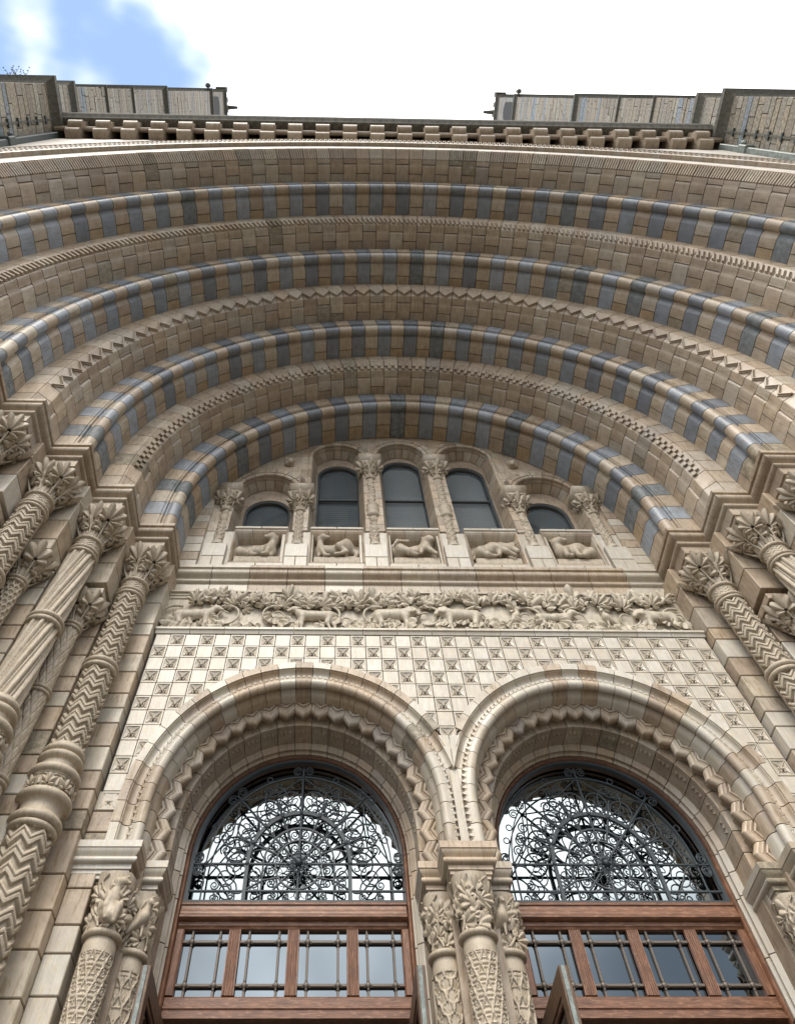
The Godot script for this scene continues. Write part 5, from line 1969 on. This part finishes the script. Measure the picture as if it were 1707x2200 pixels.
func joinery(s: float, cx: float, side: String) -> void:
	var zf0 := -.745
	var X := Vector3(1, 0, 0)
	var o := thing("door_frame", "reddish hardwood frame and four light transom of the %s doorway" % side, "door frame", "wooden door frames", Vector3(cx, 0, 0))
	var ap := pv([.957, -.84, .957, -.725, .945, -.715, .938, -.722, .930, -.722, .922, -.735, .918, -.75, .912, -.84])
	part("arch_frame", arc_piece(ap, -PI / 2, PI / 2, 40), M.wood_dark, o, Transform3D(Basis(), Vector3(0, DY, 0)))
	for e in [-1.0, 1.0]:
		part("post", straight_order(ap, e, 0, DY - .002), M.wood_v, o)
	# transom rail, a stack of mouldings
	var tr := pv([-.85, 4.765, -.715, 4.765, -.705, 4.755, -.705, 4.742, -.715, 4.736, -.712, 4.70, -.706, 4.694, -.706, 4.678, -.700, 4.668, -.690, 4.66, -.690, 4.646, -.70, 4.640, -.71, 4.634, -.85, 4.634])
	part("transom_rail", prism(tr, [Vector3(-.912, 0, 0), Vector3(0, 0, 1), Vector3.UP], [Vector3(.912, 0, 0), Vector3(0, 0, 1), Vector3.UP]), M.wood_h, o)
	var top := pv([-.85, 4.632, -.735, 4.632, -.735, 4.605, -.742, 4.600, -.748, 4.585, -.80, 4.583, -.85, 4.583])
	part("head_rail", prism(top, [Vector3(-.912, 0, 0), Vector3(0, 0, 1), Vector3.UP], [Vector3(.912, 0, 0), Vector3(0, 0, 1), Vector3.UP]), M.wood_h, o)
	var br := pv([-.85, 4.155, -.80, 4.155, -.748, 4.150, -.738, 4.140, -.738, 4.095, -.725, 4.088, -.725, 4.074, -.735, 4.068, -.735, 4.052, -.722, 4.046, -.722, 4.03, -.70, 4.02, -.70, 4.006, -.715, 4.0, -.85, 4.0])
	part("bottom_rail", prism(br, [Vector3(-.912, 0, 0), Vector3(0, 0, 1), Vector3.UP], [Vector3(.912, 0, 0), Vector3(0, 0, 1), Vector3.UP]), M.wood_h, o)
	for x in [-.457, .007, .472]:
		part("mullion", flat_run(reeds(.092, 4, 0.0, .01), Vector3(x, 4.157, -.742), Vector3(x, 4.581, -.742), X, Vector3(0, 0, 1)), M.wood_v, o)
	for x in [-.885, .888]:
		part("stile", flat_run(pv([-.028, -.1, -.028, 0.0, .018, 0.0, .028, -.01, .028, -.1] if x < 0 else [-.028, -.1, -.028, -.01, -.018, 0.0, .028, 0.0, .028, -.1]), Vector3(x, 4.157, -.738), Vector3(x, 4.581, -.738), X, Vector3(0, 0, 1)), M.wood_v, o)
	# the four lights
	var xl := [-.855, -.408, .054, .520]
	var xr := [-.505, -.040, .424, .858]
	for i in 4:
		var l := part("light", _light_frame(xl[i], xr[i]), M.bronze, o)
		var pane := MB.new()
		pane.box(Vector3(xl[i] - .01, 4.15, -.792), Vector3(xr[i] + .01, 4.59, -.786))
		part("pane", pane, M.door_glass, l)
	# leaves standing open at right angles
	for e in [-1.0, 1.0]:
		var lx: float = cx + e * .885
		var lf := thing("door_leaf", "%s hardwood leaf of the %s doorway standing open outwards" % ["left hand" if e < 0 else "right hand", side], "door", "open door leaves", Vector3(lx, 0, -.68))
		var T := .031
		var H := 3.935
		var L := .84
		for q in [[Vector3(-T, .2, 0), Vector3(T, H, .10), "stile"], [Vector3(-T, .2, L - .10), Vector3(T, H, L), "stile"], [Vector3(-T, H - .12, .10), Vector3(T, H, L - .10), "rail"], [Vector3(-T, .2, .10), Vector3(T, .7, L - .10), "rail"], [Vector3(-T, 2.3, .10), Vector3(T, 2.42, L - .10), "rail"]]:
			var b := MB.new()
			b.box(q[0], q[1], .004)
			part(q[2], b, M.leaf_wood, lf)
		var gl := MB.new()
		gl.box(Vector3(-.006, .7, .10), Vector3(.006, H - .12, L - .10))
		part("pane", gl, M.door_glass, lf)
		var mo := MB.new()
		for q in [-1.0, 1.0]:
			for b in [[.10, H - .15, L - .10, H - .12], [.10, 2.42, .13, H - .15], [L - .13, 2.42, L - .10, H - .15]]:
				mo.box(Vector3(minf(q * .006, q * (T - .008)), b[1], b[0]), Vector3(maxf(q * .006, q * (T - .008)), b[3], b[2]), .004)
		part("bead", mo, M.wood_dark, lf)
		var ed := MB.new()
		ed.box(Vector3(-T * .55, .2, L + .001), Vector3(T * .3, H - .005, L + .008))
		part("edge_plate", ed, M.zinc, lf)

func _light_frame(x0: float, x1: float) -> MB:
	var b := MB.new()
	var z := -.765
	for y in [4.505, 4.225]:
		b.box(Vector3(x0 - .005, y - .010, z - .02), Vector3(x1 + .005, y + .010, z + .008), .004)
	for x in [x0 + .066, x1 - .066]:
		b.box(Vector3(x - .009, 4.15, z - .02), Vector3(x + .009, 4.59, z + .005), .003)
		for y in [4.505, 4.225]:
			ball(b, Vector3(x, y, z + .008), .021, 8, Vector3(1, 1, .6))
			for k in 4:
				var a := PI / 2 * k
				ball(b, Vector3(x + cos(a) * .026, y + sin(a) * .026, z), .013, 6)
	return b

# ---------------------------------------------------------------- fanlight ironwork
func spiral_pts(turns: float, r0: float, r1: float, a0: float, c: Vector3, sg := 1.0) -> PackedVector3Array:
	var p := PackedVector3Array()
	var k := int(turns * 18)
	for i in k + 1:
		var t := float(i) / k
		var a := a0 + sg * t * turns * TAU
		var r := lerpf(r0, r1, t)
		p.append(c + Vector3(cos(a) * r, sin(a) * r, 0))
	return p

func scroll_mesh() -> ArrayMesh:
	var mb := MB.new()
	tube(mb, spiral_pts(1.9, 1.0, .12, -PI / 2, Vector3.ZERO, 1.0), .14, 5, .10)
	return mb.mesh()

func ring_bar(r: float, a0: float, a1: float, w: float, d: float, z := 0.0, k := 48) -> MB:
	# flat bar ring about the grille centre; angles from straight up
	return arc_piece(pv([r - w / 2, z - d / 2, r + w / 2, z - d / 2, r + w / 2, z + d / 2, r - w / 2, z + d / 2]), a0, a1, k)

func grille(s: float, cx: float, side: String) -> void:
	var cy := 5.085
	var gx := cx + .015 * s * -1.0
	var o := thing("fanlight_grille", "wrought iron grille of scrolls and rays in the %s fanlight" % side, "grille", "fanlight grilles", Vector3(gx, cy, -.765))
	var fl := thing("fanlight_glass", "glass of the %s fanlight mirroring the bright sky" % side, "glass", "fanlight panes", Vector3(cx, DY, 0))
	var pn := pv([-.95, 4.70 - DY, .95, 4.70 - DY] + arc2(0, 0, .95, 0, 180, 40))
	part("pane", plate(pn, -.868, -.860), M.fan_glass, fl)
	var foot := 4.765 - cy
	var bar := func(a: Vector3, b: Vector3, w: float, nm: String) -> void:
		var m := MB.new()
		tube(m, PackedVector3Array([a, b]), w * 1.15, 6, w * 1.15)
		part(nm, m, M.iron, o)
	# outer frame
	var fr0 := ring_bar(.917, -PI / 2, PI / 2, .030, .05, 0.0, 40)
	for i in fr0.v.size():
		fr0.v[i].y += DY - cy
	fr0.box(Vector3(-.932, foot, -.025), Vector3(-.902, DY - cy, .025))
	fr0.box(Vector3(.902, foot, -.025), Vector3(.932, DY - cy, .025))
	fr0.box(Vector3(-.902, foot - .002, -.025), Vector3(.902, foot + .028, .025))
	part("frame", fr0, M.iron, o)
	part("ring", ring_bar(.445, -PI / 2, PI / 2, .030, .032), M.iron, o)
	part("ring", ring_bar(.307, -PI / 2, PI / 2, .014, .02), M.iron, o)
	part("ring", ring_bar(.200, -PI, PI, .012, .02), M.iron, o)
	part("ring", ring_bar(.800, -PI / 2, PI / 2, .011, .016), M.iron, o)
	for e in [-1.0, 1.0]:
		var lg := MB.new()
		lg.box(Vector3(e * .445 - .015, foot, -.016), Vector3(e * .445 + .015, 0, .016))
		part("upright", lg, M.iron, o)
		bar.call(Vector3(e * .307, foot, 0), Vector3(e * .307, 0, 0), .008, "upright")
		bar.call(Vector3(e * .800, foot, 0), Vector3(e * .800, 0, 0), .007, "upright")
	bar.call(Vector3(-.91, 0, 0), Vector3(.91, 0, 0), .010, "crossbar")
	bar.call(Vector3(-.91, -.215, 0), Vector3(.91, -.215, 0), .010, "crossbar")
	bar.call(Vector3(0, foot, 0), Vector3(0, .90, 0), .011, "ray")
	for k in [1, 3]:
		var a: float = PI / 4 * k
		bar.call(Vector3.ZERO, Vector3(cos(a), sin(a), 0) * .86, .010, "ray")
		bar.call(Vector3.ZERO, Vector3(cos(a), -sin(a), 0) * .30, .008, "ray")
	for k in 4:
		var a := PI / 4 * k + PI / 8
		var d := Vector3(cos(a), sin(a), 0)
		bar.call(d * .200, d * .62, .010, "ray")
		# forked stem that ends in twin spirals
		for e in [-1.0, 1.0]:
			var t: Vector3 = Vector3(-d.y, d.x, 0) * e
			var m := MB.new()
			var pts := PackedVector3Array()
			for j in 13:
				var u := j / 12.0
				pts.append(d * (.46 + .26 * u) + t * (.105 * sin(u * 2.4)))
			tube(m, pts, 0.0079, 5)
			tube(m, spiral_pts(1.7, .048, .010, atan2((t).y, (t).x) - .3 * e, d * .715 + t * .045, -e), 0.0068, 5, .005)
			part("scroll", m, M.iron, o)
			var lp := MB.new()
			tube(lp, spiral_pts(1.0, .026, .026, 0, d * .835 + t * .0, 1.0), 0.0053, 5)
			if e > 0: part("loop", lp, M.iron, o)
		var bs := MB.new()
		ball(bs, d * .445 + Vector3(0, 0, .012), .020, 8)
		part("rivet", bs, M.iron, o)
	for k in 5:
		var a := PI / 4 * k
		var d := Vector3(cos(a), sin(a), 0)
		var bs := MB.new()
		ball(bs, d * .445 + Vector3(0, 0, .012), .018, 8)
		ball(bs, d * .80 + Vector3(0, 0, .008), .018, 8)
		part("rivet", bs, M.iron, o)
		# pairs of spirals against the frame, and tie bars to the thin ring
		for e in [-1.0, 1.0]:
			var t: Vector3 = Vector3(-d.y, d.x, 0) * e
			if (k == 0 and e < 0) or (k == 4 and e > 0):
				pass
			var m := MB.new()
			tube(m, spiral_pts(1.8, .046, .010, a + PI * .5 * -e, d * .86 + t * .058, e), 0.0064, 5, .005)
			part("scroll", m, M.iron, o)
			var u := d.rotated(Vector3(0, 0, 1), e * PI / 8) * .66
			if u.y > .02: bar.call(d * .80, u, .006, "tie")
	# circles with a fleur inside, between the rays
	for k in 8:
		var a := PI / 8 * k + PI / 16
		var d := Vector3(cos(a), sin(a), 0)
		var t := Vector3(-d.y, d.x, 0)
		var c := d * .565
		var m := MB.new()
		tube(m, spiral_pts(1.0, .098, .098, 0, c), 0.0079, 5)
		part("circle", m, M.iron, o)
		var f := MB.new()
		for q in [-1.0, 0.0, 1.0]:
			var dir := d.rotated(Vector3(0, 0, 1), q * .95)
			var loop := PackedVector3Array()
			var sd := Vector3(-dir.y, dir.x, 0)
			for j in 15:
				var u := TAU * j / 14.0
				loop.append(c - d * .03 + dir * (.042 - .042 * cos(u)) * 1.0 + sd * sin(u) * .022)
			tube(f, loop, 0.0051, 5)
		for q in [-1.0, 1.0]:
			tube(f, spiral_pts(.9, .035, .012, PI * .5 + a, c - d * .055 + t * q * .03, q), 0.0048, 5)
		ball(f, c - d * .032 + Vector3(0, 0, .006), .012, 6)
		part("fleur", f, M.iron, o)
	# little arches inside the broad band
	for k in 8:
		var a := PI / 8 * k + PI / 16
		var d := Vector3(cos(a), sin(a), 0)
		var t := Vector3(-d.y, d.x, 0)
		var m := MB.new()
		var pts := PackedVector3Array()
		for j in 11:
			var u := lerpf(-1, 1, j / 10.0)
			pts.append(d * (.428 - .11 * u * u) + t * .068 * u * (1.0 - .12 * u * u))
		tube(m, pts, 0.0064, 5)
		part("little_arch", m, M.iron, o)
	# ring of spirals round the sun
	for k in 16:
		var a := PI / 8 * k + PI / 16
		if sin(a) < -.78: continue
		var d := Vector3(cos(a), sin(a), 0)
		part("scroll", FX.iron_scroll, M.iron, o, Transform3D(Basis(Vector3(0, 0, 1), a + PI / 2) * Basis().scaled(Vector3(.046, .046, .046) * Vector3(1.0 if k % 2 else -1.0, 1, 1)), d * .253))
	# the sun: wavy rays and a boss
	for k in 32:
		var a := TAU * k / 32.0 + .05
		var d := Vector3(cos(a), sin(a), 0)
		var t := Vector3(-d.y, d.x, 0)
		var m := MB.new()
		var pts := PackedVector3Array()
		for j in 12:
			var u := j / 11.0
			pts.append(d * (.045 + .135 * u) + t * .016 * sin(u * 7.0) * (1.0 if k % 2 else -1.0) + Vector3(0, 0, .02 * (1.0 - u)))
		tube(m, pts, 0.0059, 5, .003)
		part("sun_ray", m, M.iron, o)
	var bo := MB.new()
	ball(bo, Vector3(0, 0, .03), .030, 12)
	for k in 8:
		var a := TAU * k / 8
		ball(bo, Vector3(cos(a) * .045, sin(a) * .045, .02), .017, 6)
	part("boss", bo, M.iron, o)
	# scrolls that fill the side bays under the cross bars
	for e in [-1.0, 1.0]:
		for q in [[.62, -.105, .095], [.375, -.09, .062], [.375, -.15, .05], [.70, -.17, .04], [.865, .045, .038], [.865, -.05, .042], [.10, -.262, .03], [.22, -.262, .034], [.55, -.262, .034], [.70, -.262, .03]]:
			var m := MB.new()
			tube(m, spiral_pts(1.7, q[2], q[2] * .22, PI / 2, Vector3(e * q[0], q[1], 0), e), 0.0066, 5, .005)
			part("scroll", m, M.iron, o)
		var d := MB.new()
		var pts := PackedVector3Array()
		for j in 15:
			var u := j / 14.0
			pts.append(Vector3(e * lerpf(.80, .47, u), -.02 - .19 * u + .05 * sin(u * 6.0), 0))
		tube(d, pts, 0.0074, 5)
		part("branch", d, M.iron, o)
		var d2 := MB.new()
		tube(d2, PackedVector3Array([Vector3(e * .43, -.20, 0), Vector3(e * .3, -.13, 0), Vector3(e * .17, -.11, 0)]), 0.0085, 5)
		part("branch", d2, M.iron, o)
